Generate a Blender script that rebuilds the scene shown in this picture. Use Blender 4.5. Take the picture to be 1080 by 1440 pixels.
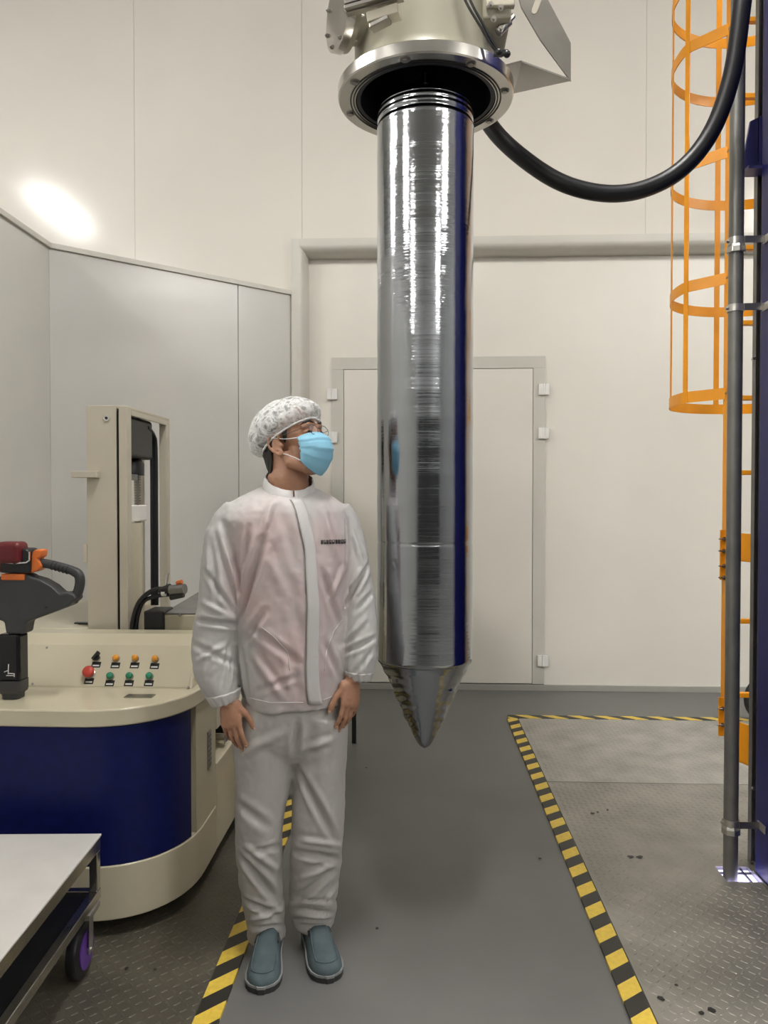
import bpy, math, random
import numpy as np
from mathutils import Vector, Matrix
from mathutils.bvhtree import BVHTree

random.seed(7); RNG = np.random.default_rng(7)
PI = math.pi
scene = bpy.context.scene
for o in list(bpy.data.objects): bpy.data.objects.remove(o)
C = scene.collection

# ------------------------------------------------------------------ camera
F_PX = 1081.0
CAM_H = 1.44
YAW = math.radians(2.384); PITCH = math.radians(1.167)
cam_d = bpy.data.cameras.new('camera'); cam = bpy.data.objects.new('camera', cam_d); C.objects.link(cam)
cam.location = (0, 0, CAM_H)
cam.rotation_euler = (PI/2 - PITCH, 0, YAW)
cam_d.sensor_fit = 'VERTICAL'; cam_d.sensor_height = 36.0; cam_d.lens = 36.0*F_PX/1440.0
cam_d.clip_start = 0.05; cam_d.clip_end = 60
scene.camera = cam
# ------------------------------------------------------------------ world, colour management
w = bpy.data.worlds.new('world'); scene.world = w; w.use_nodes = True
w.node_tree.nodes['Background'].inputs[0].default_value = (0.5, 0.5, 0.5, 1)
w.node_tree.nodes['Background'].inputs[1].default_value = 0.05
scene.view_settings.view_transform = 'Standard'; scene.view_settings.look = 'None'
scene.view_settings.gamma = 1; scene.view_settings.use_curve_mapping = False
scene.view_settings.exposure = 1.72
LIGHT_STRENGTH = 26.0
LIGHT_COLOR = (1.0, 0.985, 0.95)
LIGHT_SPOTS = [(-6.3, 1.8), (-4.4, 1.8), (0.0, 1.8), (4.4, 1.8), (6.3, 1.8), (-4.4, -1.7), (4.4, -1.7), (-4.4, -5.2), (4.4, -5.2)]  # outermost pair of the front row is added to brighten the back wall
LIGHT_Z = 5.0

CAMR = cam.rotation_euler.to_matrix()
def at(px, py, Y):
    """world point on the plane y=Y seen along a measured direction (used to size things at their real distance)"""
    d = CAMR @ Vector(((px-540)/F_PX, -(py-720)/F_PX, -1))
    return Vector((0, 0, CAM_H)) + d*(Y/d.y)

# ------------------------------------------------------------------ materials
def nodes_of(name):
    m = bpy.data.materials.new(name); m.use_nodes = True
    nt = m.node_tree; return m, nt, nt.nodes['Principled BSDF']
def mat(name, col, rough=0.5, metal=0.0, var=0.06, scale=6.0, bump=0.0, bscale=80.0, stretch=(1,1,1), spec=0.5, coat=0.0, rvar=0.0, emit=None, es=0.0):
    m, nt, b = nodes_of(name); N = nt.nodes; L = nt.links
    tc = N.new('ShaderNodeTexCoord'); mp = N.new('ShaderNodeMapping'); mp.inputs['Scale'].default_value = stretch
    L.new(tc.outputs['Object'], mp.inputs['Vector'])
    no = N.new('ShaderNodeTexNoise'); no.inputs['Scale'].default_value = scale; no.inputs['Detail'].default_value = 4
    L.new(mp.outputs['Vector'], no.inputs['Vector'])
    r = N.new('ShaderNodeValToRGB')
    r.color_ramp.elements[0].position = 0.3; r.color_ramp.elements[1].position = 0.7
    r.color_ramp.elements[0].color = tuple(max(0, c*(1-var)) for c in col)+(1,)
    r.color_ramp.elements[1].color = tuple(min(1, c*(1+var)) for c in col)+(1,)
    L.new(no.outputs['Fac'], r.inputs['Fac']); L.new(r.outputs['Color'], b.inputs['Base Color'])
    b.inputs['Roughness'].default_value = rough; b.inputs['Metallic'].default_value = metal
    b.inputs['Specular IOR Level'].default_value = spec
    b.inputs['Coat Weight'].default_value = coat; b.inputs['Coat Roughness'].default_value = 0.08
    if rvar:
        mr = N.new('ShaderNodeMapRange'); mr.inputs['To Min'].default_value = max(0.02, rough-rvar); mr.inputs['To Max'].default_value = rough+rvar
        L.new(no.outputs['Fac'], mr.inputs['Value']); L.new(mr.outputs['Result'], b.inputs['Roughness'])
    if bump:
        n2 = N.new('ShaderNodeTexNoise'); n2.inputs['Scale'].default_value = bscale; n2.inputs['Detail'].default_value = 3
        L.new(mp.outputs['Vector'], n2.inputs['Vector'])
        bp = N.new('ShaderNodeBump'); bp.inputs['Strength'].default_value = bump; bp.inputs['Distance'].default_value = 0.002
        L.new(n2.outputs['Fac'], bp.inputs['Height']); L.new(bp.outputs['Normal'], b.inputs['Normal'])
    if emit:
        b.inputs['Emission Color'].default_value = tuple(emit)+(1,); b.inputs['Emission Strength'].default_value = es
    return m
def stripes(name, axis, slant_axis, k, period):
    m, nt, b = nodes_of(name); N = nt.nodes; L = nt.links
    tc = N.new('ShaderNodeTexCoord'); sp = N.new('ShaderNodeSeparateXYZ'); L.new(tc.outputs['Object'], sp.inputs[0])
    mu = N.new('ShaderNodeMath'); mu.operation = 'MULTIPLY'; mu.inputs[1].default_value = k; L.new(sp.outputs[slant_axis], mu.inputs[0])
    ad = N.new('ShaderNodeMath'); ad.operation = 'ADD'; L.new(sp.outputs[axis], ad.inputs[0]); L.new(mu.outputs[0], ad.inputs[1])
    dv = N.new('ShaderNodeMath'); dv.operation = 'DIVIDE'; dv.inputs[1].default_value = period; L.new(ad.outputs[0], dv.inputs[0])
    fr = N.new('ShaderNodeMath'); fr.operation = 'FRACT'; L.new(dv.outputs[0], fr.inputs[0])
    gt = N.new('ShaderNodeMath'); gt.operation = 'GREATER_THAN'; gt.inputs[1].default_value = 0.5; L.new(fr.outputs[0], gt.inputs[0])
    no = N.new('ShaderNodeTexNoise'); no.inputs['Scale'].default_value = 60; L.new(tc.outputs['Object'], no.inputs['Vector'])
    mr = N.new('ShaderNodeMapRange'); mr.inputs['To Min'].default_value = 0.75; mr.inputs['To Max'].default_value = 1.15; L.new(no.outputs['Fac'], mr.inputs['Value'])
    mx = N.new('ShaderNodeMix'); mx.data_type = 'RGBA'; L.new(gt.outputs[0], mx.inputs['Factor'])
    mx.inputs['A'].default_value = (0.022, 0.02, 0.016, 1); mx.inputs['B'].default_value = (0.78, 0.55, 0.07, 1)
    m2 = N.new('ShaderNodeVectorMath'); m2.operation = 'SCALE'; L.new(mx.outputs['Result'], m2.inputs[0]); L.new(mr.outputs['Result'], m2.inputs['Scale'])
    L.new(m2.outputs[0], b.inputs['Base Color']); b.inputs['Roughness'].default_value = 0.45
    return m

M = {}
M['wall'] = mat('painted_panel', (0.70, 0.665, 0.60), 0.15, var=0.02, scale=1.2, bump=0.02, bscale=2, rvar=0.02, spec=0.30)
M['wall_gloss'] = mat('glossy_panel', (0.60, 0.59, 0.55), 0.24, var=0.03, scale=1.6, bump=0.10, bscale=2.2, rvar=0.06)
M['wall_outer'] = mat('outer_wall_paint', (0.28, 0.28, 0.275), 0.5, var=0.08, scale=2)
M['wall_rear'] = mat('rear_wall_paint', (0.55, 0.55, 0.54), 0.5, var=0.08, scale=2)
M['backdrop_dark'] = mat('dark_backdrop', (0.045, 0.047, 0.045), 0.5, var=0.2, scale=3)
M['door'] = mat('door_panel', (0.74, 0.71, 0.64), 0.32, var=0.025, scale=1.5, bump=0.04, bscale=3)
M['trim'] = mat('frame_trim', (0.58, 0.565, 0.505), 0.32, var=0.04, scale=3)
M['seam'] = mat('seam_sealant', (0.45, 0.43, 0.39), 0.7)
M['alu'] = mat('aluminium_strip', (0.42, 0.41, 0.37), 0.38, metal=0.3, var=0.05)
M['ceiling'] = mat('ceiling_paint', (0.62, 0.60, 0.56), 0.7)
M['epoxy'] = mat('grey_floor_paint', (0.145, 0.143, 0.138), 0.42, var=0.10, scale=3.0, bump=0.05, bscale=160, rvar=0.07)
M['plate'] = mat('tread_steel', (0.30, 0.285, 0.25), 0.42, metal=0.45, var=0.22, scale=5, bump=0.05, bscale=160, rvar=0.1)
M['plate_far'] = mat('dusty_tread_steel', (0.36, 0.345, 0.31), 0.5, metal=0.25, var=0.2, scale=6, bump=0.05, bscale=120, rvar=0.1)
M['plate_left'] = mat('shaded_tread_steel', (0.110, 0.098, 0.074), 0.44, metal=0.35, var=0.22, scale=5, bump=0.05, bscale=160, rvar=0.1)  # brown tread steel, base colour lowered further for the shade at lower left
M['puller'] = mat('puller_paint', (0.36, 0.34, 0.265), 0.3, var=0.03, scale=4)
M['cream'] = mat('cream_paint', (0.57, 0.52, 0.385), 0.28, var=0.03, scale=4, coat=0.25)
M['cream2'] = mat('mast_paint', (0.56, 0.51, 0.41), 0.38, var=0.03, scale=4)
M['blue'] = mat('navy_paint', (0.004, 0.008, 0.080), 0.42, var=0.15, scale=30, bump=0.10, bscale=420, spec=0.25)
M['colblue'] = mat('column_blue_paint', (0.006, 0.008, 0.10), 0.33, var=0.1, scale=10, bump=0.05, bscale=300, spec=0.3)
M['gusset'] = mat('gusset_blue_paint', (0.06, 0.06, 0.22), 0.4)
M['steel'] = mat('machined_steel', (0.62, 0.60, 0.56), 0.22, metal=1.0, var=0.06, scale=12, bump=0.04, bscale=200, rvar=0.05)
M['darksteel'] = mat('brushed_dark_steel', (0.36, 0.34, 0.31), 0.34, metal=1.0, var=0.1, scale=8, bump=0.06, bscale=150)
M['galv'] = mat('galvanised_pipe', (0.22, 0.215, 0.20), 0.42, metal=0.6, var=0.12, scale=14, bump=0.05, bscale=120)
M['zinc'] = mat('zinc_clamp', (0.55, 0.53, 0.49), 0.3, metal=0.9, var=0.1, scale=30)
M['black'] = mat('black_plastic', (0.012, 0.012, 0.013), 0.42, var=0.15, scale=20)
M['blackgloss'] = mat('black_gloss', (0.006, 0.006, 0.008), 0.10, var=0.1, scale=20)
M['rubber'] = mat('black_rubber', (0.010, 0.010, 0.012), 0.38, var=0.15, scale=30, bump=0.08, bscale=200)
M['greyplastic'] = mat('charcoal_plastic', (0.042, 0.043, 0.045), 0.5, var=0.12, scale=15, bump=0.08, bscale=300)
M['orange'] = mat('orange_plastic', (0.72, 0.17, 0.03), 0.4, var=0.06)
M['red'] = mat('dark_red_plastic', (0.13, 0.010, 0.014), 0.38, var=0.06)
M['redbtn'] = mat('red_button', (0.55, 0.06, 0.04), 0.35)
M['orangebtn'] = mat('amber_button', (0.80, 0.33, 0.03), 0.3)
M['greenbtn'] = mat('green_button', (0.02, 0.22, 0.12), 0.3)
M['white'] = mat('white_plastic', (0.78, 0.77, 0.74), 0.4, var=0.03)
M['tabletop'] = mat('white_table_board', (0.58, 0.56, 0.53), 0.35, var=0.05, scale=9)
M['yellow'] = mat('yellow_paint', (0.80, 0.31, 0.012), 0.38, var=0.06, scale=10, spec=0.3)
M['purple'] = mat('purple_wheel', (0.10, 0.035, 0.24), 0.4, var=0.1)
M['skin'] = mat('skin', (0.40, 0.205, 0.125), 0.5, var=0.10, scale=28, bump=0.10, bscale=260)
M['hair'] = mat('black_hair', (0.010, 0.009, 0.008), 0.5, var=0.3, scale=90, bump=0.5, bscale=200)
M['mask'] = mat('blue_mask_fabric', (0.26, 0.55, 0.72), 0.75, var=0.05, scale=20, bump=0.12, bscale=400)
M['trousers'] = mat('white_trousers', (0.45, 0.43, 0.41), 0.62, var=0.035, scale=5, bump=0.05, bscale=300)
M['shoe'] = mat('slate_canvas', (0.075, 0.105, 0.115), 0.8, var=0.15, scale=30, bump=0.35, bscale=450)
M['shoesole'] = mat('shoe_sole', (0.035, 0.035, 0.036), 0.7)
M['welt'] = mat('pale_welt', (0.26, 0.27, 0.27), 0.7)
M['print'] = mat('black_print', (0.02, 0.018, 0.02), 0.7)
M['chrome'] = mat('chrome', (0.75, 0.74, 0.72), 0.12, metal=1.0, var=0.03)
M['diffuser'] = mat('lamp_diffuser', (0.9, 0.9, 0.9), 0.5, emit=LIGHT_COLOR, es=LIGHT_STRENGTH)
M['pitlight'] = mat('pit_lamp', (0.8, 0.8, 0.9), 0.5, emit=(0.62, 0.58, 1.0), es=1.6)
M['tapeL'] = stripes('hazard_stripes_path', 1, 0, -1.0, 0.150)
M['tapeR'] = stripes('hazard_stripes_pit', 1, 0, -0.75, 0.142)
M['tapeF'] = stripes('hazard_stripes_far', 0, 1, 1.2, 0.170)

# ------------------------------------------------------------------ mesh helpers
class MB:
    def __init__(s): s.v = []; s.f = []
    def add(s, v, f):
        n = len(s.v); s.v += [tuple(p) for p in v]; s.f += [tuple(i+n for i in q) for q in f]; return s
    def box(s, a, b, rot=None, pivot=None):
        x0, y0, z0 = a; x1, y1, z1 = b
        v = [Vector(p) for p in ((x0,y0,z0),(x1,y0,z0),(x1,y1,z0),(x0,y1,z0),(x0,y0,z1),(x1,y0,z1),(x1,y1,z1),(x0,y1,z1))]
        if rot is not None:
            pv = Vector(pivot) if pivot is not None else (Vector(a)+Vector(b))/2
            v = [pv + rot @ (p-pv) for p in v]
        return s.add(v, [(0,3,2,1),(4,5,6,7),(0,1,5,4),(1,2,6,5),(2,3,7,6),(3,0,4,7)])
    def hexa(s, v): return s.add(v, [(0,3,2,1),(4,5,6,7),(0,1,5,4),(1,2,6,5),(2,3,7,6),(3,0,4,7)])
    def prism(s, pts, vec):
        n = len(pts); pts = [Vector(p) for p in pts]; vec = Vector(vec)
        return s.add(pts+[p+vec for p in pts], [tuple(range(n))[::-1], tuple(range(n, 2*n))]+[(i, (i+1) % n, (i+1) % n+n, i+n) for i in range(n)])
    def bar(s, p0, p1, wd, ht, up=(0,0,1)):
        p0 = Vector(p0); p1 = Vector(p1); d = (p1-p0).normalized(); up = Vector(up)
        x = d.cross(up)
        if x.length < 1e-4: x = d.cross(Vector((1,0,0)))
        x.normalize(); z = x.cross(d).normalized()
        q = lambda p: [p - x*wd/2 - z*ht/2, p + x*wd/2 - z*ht/2, p + x*wd/2 + z*ht/2, p - x*wd/2 + z*ht/2]
        return s.add(q(p0)+q(p1), [(0,1,2,3),(7,6,5,4),(0,4,5,1),(1,5,6,2),(2,6,7,3),(3,7,4,0)])
    def rings(s, R, cap=True, closed=False):
        n = len(R[0]); m = len(R); f = []
        for i in range(m if closed else m-1):
            a = i*n; b = ((i+1) % m)*n
            for j in range(n): f.append((a+j, a+(j+1) % n, b+(j+1) % n, b+j))
        if cap and not closed:
            f.append(tuple(range(n))[::-1]); f.append(tuple(range((m-1)*n, m*n)))
        return s.add([p for r in R for p in r], f)
    def tube(s, path, r, n=12, cap=True, closed=False):
        P = [Vector(p) for p in path]; m = len(P)
        rr = r if hasattr(r, '__len__') else [r]*m
        T = []
        for i in range(m):
            if closed: t = P[(i+1) % m]-P[i-1]
            else: t = P[min(i+1, m-1)]-P[max(i-1, 0)]
            T.append(t.normalized())
        u = T[0].orthogonal().normalized(); R = []
        for i in range(m):
            u = (u - T[i]*u.dot(T[i])).normalized(); v = T[i].cross(u)
            R.append([P[i] + (u*math.cos(2*PI*j/n)+v*math.sin(2*PI*j/n))*rr[i] for j in range(n)])
        return s.rings(R, cap, closed)
    def cyl(s, p0, p1, r, n=20, r1=None):
        return s.tube([p0, p1], [r, r if r1 is None else r1], n)
    def lathe(s, prof, c=(0,0,0), ax=(0,0,1), n=48, cap=True):
        ax = Vector(ax).normalized(); c = Vector(c); u = ax.orthogonal().normalized(); v = ax.cross(u)
        return s.rings([[c+ax*z+(u*math.cos(2*PI*j/n)+v*math.sin(2*PI*j/n))*r for j in range(n)] for r, z in prof], cap)
    def ball(s, c, r, n=14, m=9, B=None):
        c = Vector(c); r = Vector(r) if hasattr(r, '__len__') else Vector((r,)*3)
        B = B or Matrix.Identity(3); R = []
        for i in range(m):
            t = PI*(i+0.5)/m
            R.append([c + B @ Vector((r.x*math.sin(t)*math.cos(2*PI*j/n), r.y*math.sin(t)*math.sin(2*PI*j/n), -r.z*math.cos(t))) for j in range(n)])
        return s.rings(R)
W = {}
def link(o, parent=None):
    C.objects.link(o)
    if parent is not None: o.parent = parent
def build(mb, name, m, parent=None, smooth=False, bevel=0.0, seg=2, label=None, cat=None, group=None, kind=None, origin=None, auto=None):
    off = W[parent.name] if parent is not None else Vector(origin or (0,0,0))
    me = bpy.data.meshes.new(name)
    me.from_pydata([(p[0]-off.x, p[1]-off.y, p[2]-off.z) for p in mb.v], [], mb.f)
    me.update()
    if m: me.materials.append(M[m] if isinstance(m, str) else m)
    if smooth: me.polygons.foreach_set('use_smooth', [True]*len(me.polygons))
    o = bpy.data.objects.new(name, me); link(o, parent)
    if parent is None: o.location = off
    W[o.name] = off
    if bevel:
        b = o.modifiers.new('bevel', 'BEVEL'); b.width = bevel; b.segments = seg; b.limit_method = 'ANGLE'; b.angle_limit = math.radians(35)
    if auto:
        me.polygons.foreach_set('use_smooth', [True]*len(me.polygons))
        me.set_sharp_from_angle(angle=math.radians(auto))
    tag(o, label, cat, group, kind)
    return o
def tag(o, label=None, cat=None, group=None, kind=None):
    if label: o['label'] = label
    if cat: o['category'] = cat
    if group: o['group'] = group
    if kind: o['kind'] = kind
    return o
def thing(name, loc, label=None, cat=None, group=None, kind=None):
    o = bpy.data.objects.new(name, None); C.objects.link(o); o.location = loc; o.empty_display_size = 0.1
    W[o.name] = Vector(loc); return tag(o, label, cat, group, kind)
def copy_part(o, parent, delta):
    c = o.copy(); C.objects.link(c); c.parent = parent; c.location = o.location + Vector(delta); W[c.name] = W[parent.name]; return c
def recalc(o):
    import bmesh
    bm = bmesh.new(); bm.from_mesh(o.data); bmesh.ops.recalc_face_normals(bm, faces=bm.faces); bm.to_mesh(o.data); bm.free()
def spline(pts, n=8):
    P = [Vector(p) for p in pts]; out = []
    for i in range(len(P)-1):
        a = P[max(i-1, 0)]; b = P[i]; c = P[i+1]; d = P[min(i+2, len(P)-1)]
        for k in range(n):
            t = k/n
            out.append(0.5*((2*b)+(c-a)*t+(2*a-5*b+4*c-d)*t*t+(3*b-a-3*c+d)*t**3))
    out.append(P[-1]); return out
# ================================================================== THE SETTING
YB = 5.60; YR = 5.72; ZC = 5.25
XO = at(411, 340, YB).x; ZO = at(411, 338, YB).z      # opening in the back wall
HOLE = (at(1013, 1225, 2.95).x, at(1060, 1225, 2.95).x, 2.885, 3.005)    # x0,x1,y0,y1 of the pipe hole
# floor with a rectangular hole
def slab_with_hole(x0, x1, y0, y1, z0, z1, h):
    mb = MB(); a, b, c, d = h
    for q in ((x0, y0, x1, c), (x0, d, x1, y1), (x0, c, a, d), (b, c, x1, d)):
        mb.box((q[0], q[1], z0), (q[2], q[3], z1))
    return mb
floor = build(slab_with_hole(-7, 7, -7, 5.9, -0.12, 0.0, HOLE), 'floor', 'epoxy', kind='structure')
tag(floor, 'grey painted floor with steel tread plates either side of the walkway')
def lugs(x0, x1, y0, y1, z, h, pitch, parent, m, skip=None):
    ix = np.arange(x0+pitch, x1-pitch/2, pitch); iy = np.arange(y0+pitch, y1-pitch/2, pitch)
    X, Yg = np.meshgrid(ix, iy, indexing='ij'); par = (np.add.outer(np.arange(len(ix)), np.arange(len(iy))) % 2)
    X = X.ravel(); Yg = Yg.ravel(); par = par.ravel()
    keep = np.ones(len(X), bool)
    for s in (skip or []): keep &= ~((X > s[0]-.03) & (X < s[1]+.03) & (Yg > s[2]-.03) & (Yg < s[3]+.03))
    X, Yg, par = X[keep], Yg[keep], par[keep]
    base = np.array([(-.5,0,0),(-.2,-.5,0),(.2,-.5,0),(.5,0,0),(.2,.5,0),(-.2,.5,0),(-.3,0,1),(.3,0,1)])*np.array((pitch*.88, pitch*.24, h))
    fc = [(0,1,6),(1,2,7,6),(2,3,7),(3,4,7),(4,5,6,7),(5,0,6)]
    v = []; f = []
    for k in range(len(X)):
        a = PI/4 if par[k] else -PI/4
        c, s = math.cos(a), math.sin(a); n = len(v)
        for q in base: v.append((X[k]+q[0]*c-q[1]*s, Yg[k]+q[0]*s+q[1]*c, z+q[2]))
        f += [tuple(i+n for i in t) for t in fc]
    mb = MB(); mb.v = v; mb.f = f
    return build(mb, 'tread_lugs', m, parent, kind='stuff')
YM = 3.865
pl = build(slab_with_hole(0.66, 3.4, 0.9, YM-.002, 0.0, 0.006, HOLE), 'tread_plate', 'plate', floor)
lugs(0.66, 2.0, 1.6, YM-.002, 0.006, 0.0015, 0.027, pl, 'plate', [(HOLE[0], HOLE[1], HOLE[2], HOLE[3])])
pl = build(MB().box((0.66, YM+.002, 0), (3.4, 5.03, 0.0075)), 'tread_plate', 'plate_far', floor)
lugs(0.66, 2.5, YM+.002, 5.03, 0.0075, 0.0012, 0.027, pl, 'plate_far')
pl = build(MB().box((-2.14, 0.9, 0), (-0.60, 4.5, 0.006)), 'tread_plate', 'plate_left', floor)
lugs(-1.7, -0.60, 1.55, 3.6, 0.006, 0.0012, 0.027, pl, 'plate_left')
# pale lamp of the pit below the hole
pit = build(MB().box((HOLE[0]-.0, HOLE[2], -0.016), (HOLE[1], HOLE[3], -0.010)), 'pit_light', 'pitlight', floor, label='pale violet lit panel in the hole at the foot of the conduit')
build(MB().box((HOLE[0], 2.972, -0.010), (HOLE[1], 2.980, -0.004)), 'bar', 'black', pit)
build(MB().box((1.255, HOLE[2], -0.010), (1.261, HOLE[3], -0.003)), 'bar', 'black', pit)
# loose dirt specks on the floor
def speck(px, py, r, label, z=0.0075):
    Y = CAM_H*F_PX/(py-698); p = at(px, py, Y)
    mb = MB(); n = 9; ring = [Vector((p.x+r*random.uniform(.6, 1.3)*math.cos(2*PI*i/n), p.y+r*random.uniform(.6, 1.2)*math.sin(2*PI*i/n), z)) for i in range(n)]
    mb.prism(ring, (0, 0, 0.0012)); build(mb, 'floor_smudge', 'black', floor)
for px, py, r in ((515, 1083, .007), (759, 1211, .007), (833, 1145, .010), (841, 1143, .006), (854, 1140, .007), (887, 1206, .012), (900, 1206, .013), (951, 1387, .006), (1000, 1421, .012), (987, 1426, .008), (930, 1407, .010), (530, 1313, .006), (178, 1384, .006), (218, 1384, .005)):
    speck(px, py, r, None, 0.0078 if px > 700 else (0.0002 if px > 400 else 0.0078))

# hazard tapes
build(MB().box((-0.033, 0.9, -0.0074), (0.033, 4.965, 0.0012)), 'hazard_tape', 'tapeR', origin=None, label='straight black and yellow hazard tape running along the right edge of the grey walkway', cat='tape', group='hazard tapes').location = (0.622, 0, 0.0075)
mbL = MB().box((-0.035, 0.9, -0.0074), (0.035, 4.55, 0.0012))
build(mbL, 'hazard_tape', 'tapeL', label='black and yellow hazard tape on the floor under the person and beside the cart', cat='tape', group='hazard tapes').location = (-0.572, 0, 0.0075)
mbF = MB().box((0.0, -0.035, -0.0084), (2.4, 0.035, 0.0012))
build(mbF, 'hazard_tape', 'tapeF', label='far black and yellow hazard tape crossing the floor before the back wall door', cat='tape', group='hazard tapes').location = (0.60, 5.0, 0.0085)

# back wall: backing + single panels
wb = build(MB().box((-7, 5.84, 0), (7, 5.92, ZC)), 'wall_back', 'seam', kind='structure')
tag(wb, 'tall cream panelled back wall')
PWD = 1.232; XS = at(190, 340, YB).x
edges = [XS + k*PWD for k in range(-4, 8)]
edges = [-7.0]+[e for e in edges if -6.9 < e < 6.9]+[7.0]
XR = 3.3
for a, b in zip(edges[:-1], edges[1:]):
    g = 0.0007; a += g; b -= g; mb = MB()
    if b <= XO or a >= XR: pts = [(a, YB, 0.0), (b, YB, 0.0), (b, YB, ZC), (a, YB, ZC)]
    elif a < XO: pts = [(a, YB, 0.0), (XO, YB, 0.0), (XO, YB, ZO), (b, YB, ZO), (b, YB, ZC), (a, YB, ZC)]
    elif b > XR: pts = [(a, YB, ZO), (XR, YB, ZO), (XR, YB, 0.0), (b, YB, 0.0), (b, YB, ZC), (a, YB, ZC)]
    else: pts = [(a, YB, ZO), (b, YB, ZO), (b, YB, ZC), (a, YB, ZC)]
    mb.prism(pts, (0, 0.14, 0))
    recalc(build(mb, 'wall_panel', 'wall', wb, bevel=0.0015, seg=1))
# rounded frame round the big opening
def arcpts(r, d, n=8): return [(r*math.sin(PI/2*i/n), -d*math.cos(PI/2*i/n)) for i in range(n+1)]
tr = thing('trim_1', (XO, YB, 0), 'rounded grey frame around the large recessed opening in the back wall', kind='structure')
prof = [(-0.002, 0.13)]+[(-0.002, -0.13)]+[(.045+u*.57, v) for u, v in arcpts(0.105, 0.13)]+[(0.105, 0.13)]
pj = [Vector((XO+u, YB+0.10+v, 0)) for u, v in prof]
mb = MB(); mb.prism(pj, (0, 0, ZO-0.0005)); o = build(mb, 'jamb', 'trim', tr, auto=40); recalc(o)
pj = [Vector((XO-0.0015, YB+0.101+v, ZO-u)) for u, v in prof]
mb = MB(); mb.prism(pj, (XR-XO, 0, 0)); o = build(mb, 'lintel', 'trim', tr, auto=40); recalc(o)
# recessed panels and the double door
DL, DR = at(467, 700, YR).x, at(766, 700, YR).x; DT = at(616, 502, YR).z
d1 = thing('door_1', ((DL+DR)/2, YR, 0), 'double panel door with white hinges set in the recessed back wall', kind='structure')
rp = thing('wall_recess', (XO, YR, 0), 'recessed cream panels around the double door', kind='structure')
mb = MB(); mb.prism([(XO+.1, YR, 0), (DL-.001, YR, 0), (DL-.001, YR, DT+.001), (DR+.001, YR, DT+.001), (DR+.001, YR, 0), (XR, YR, 0), (XR, YR, ZO), (XO+.1, YR, ZO)], (0, .1, 0))
recalc(build(mb, 'wall_panel', 'door', rp))
FW = 0.088
build(MB().box((DL, YR-.012, 0.05), (DL+FW, YR+.05, DT-FW)), 'frame', 'trim', d1, bevel=.002)
build(MB().box((DR-FW, YR-.012, 0.05), (DR, YR+.05, DT-FW)), 'frame', 'trim', d1, bevel=.002)
build(MB().box((DL, YR-.012, DT-FW), (DR, YR+.05, DT)), 'frame', 'trim', d1, bevel=.002)
XMID = (DL+DR)/2
build(MB().box((DL+FW+.003, YR-.008, 0.052), (XMID-.002, YR+.04, DT-FW-.003)), 'leaf', 'door', d1, bevel=.002)
build(MB().box((XMID+.002, YR-.008, 0.052), (DR-FW-.003, YR+.04, DT-FW-.003)), 'leaf', 'door', d1, bevel=.002)
mh = MB(); mh.cyl((XMID+.06, YR-.05, 1.0), (XMID+.06, YR-.05, 1.16), .011, 12).cyl((XMID+.06, YR-.05, 1.02), (XMID+.06, YR-.005, 1.02), .008, 10).cyl((XMID+.06, YR-.05, 1.14), (XMID+.06, YR-.005, 1.14), .008, 10)
build(mh, 'handle', 'steel', d1, auto=40)
for xc, ys in ((DL+.004, (554, 615, 927)), (DR-.012, (549, 610, 927))):
    for py in ys:
        z = at(616, py, YR).z
        mb = MB().box((xc-.038, YR-.030, z-.040), (xc-.002, YR-.010, z+.040)); mb.box((xc+.002, YR-.030, z-.040), (xc+.038, YR-.010, z+.040)); mb.cyl((xc, YR-.028, z-.041), (xc, YR-.028, z+.041), .008, 10)
        build(mb, 'hinge', 'white', d1, bevel=.002)
bb = build(MB().box((XO+.1, YR-.016, 0), (XR, YR+.02, 0.045)), 'baseboard_back', 'alu', kind='structure', bevel=.002)
# diagonal screen wall at the left
def ray_line(px, A, B):
    d = at(px, 698, 1.0); d = Vector((d.x, d.y, 0)); e = B-A
    # t*d = A + s*e
    det = d.x*(-e.y)-d.y*(-e.x); t = (A.x*(-e.y)-A.y*(-e.x))/det
    return d*t
PA = at(409, 698, 5.585); PA.z = 0; ZP = at(409, 415, 5.585).z
dB = (ZP-CAM_H)
k = (at(72, 349, 1.0).z-CAM_H); PB = at(72, 698, 1.0)*(dB/k); PB.z = 0; 
PC = Vector((PB.x+0.0, -3.0, 0))
wl = thing('wall_left', PB, 'lower glossy cream screen wall with a diagonal corner', kind='structure')
def wall_piece(A, B, z0, z1, th, name, m, parent, off=0.0, **kw):
    d = (B-A); d.z = 0; d.normalize(); n = Vector((d.y, -d.x, 0))      # towards the room
    p = [A+n*off, B+n*off, B-n*th, A-n*th]
    mb = MB(); mb.prism([(q.x, q.y, z0) for q in p], (0, 0, z1-z0)); o = build(mb, name, m, parent, **kw); recalc(o); return o
P335 = ray_line(336, PA, PB); dd = (PA-PB).normalized()
wall_piece(PB, P335-dd*.0025, 0.0, ZP, .06, 'wall_panel', 'wall_gloss', wl, bevel=.002)
wall_piece(P335+dd*.0025, PA, 0.0, ZP, .06, 'wall_panel', 'wall_gloss', wl, bevel=.002)
y = PB.y
while y > -3:
    y2 = y-1.2
    wall_piece(Vector((PB.x, y2+.004, 0)), Vector((PB.x, y-.001, 0)), 0.0, ZP, .06, 'wall_panel', 'wall_gloss', wl, bevel=.002); y = y2
wall_piece(PB+dd*.004, PA, ZP, ZP+.032, .075, 'top_rail', 'trim', wl, off=.015, bevel=.003)
wall_piece(Vector((PB.x, -3, 0)), PB, ZP, ZP+.032, .075, 'top_rail', 'trim', wl, off=.015, bevel=.003)
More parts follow.
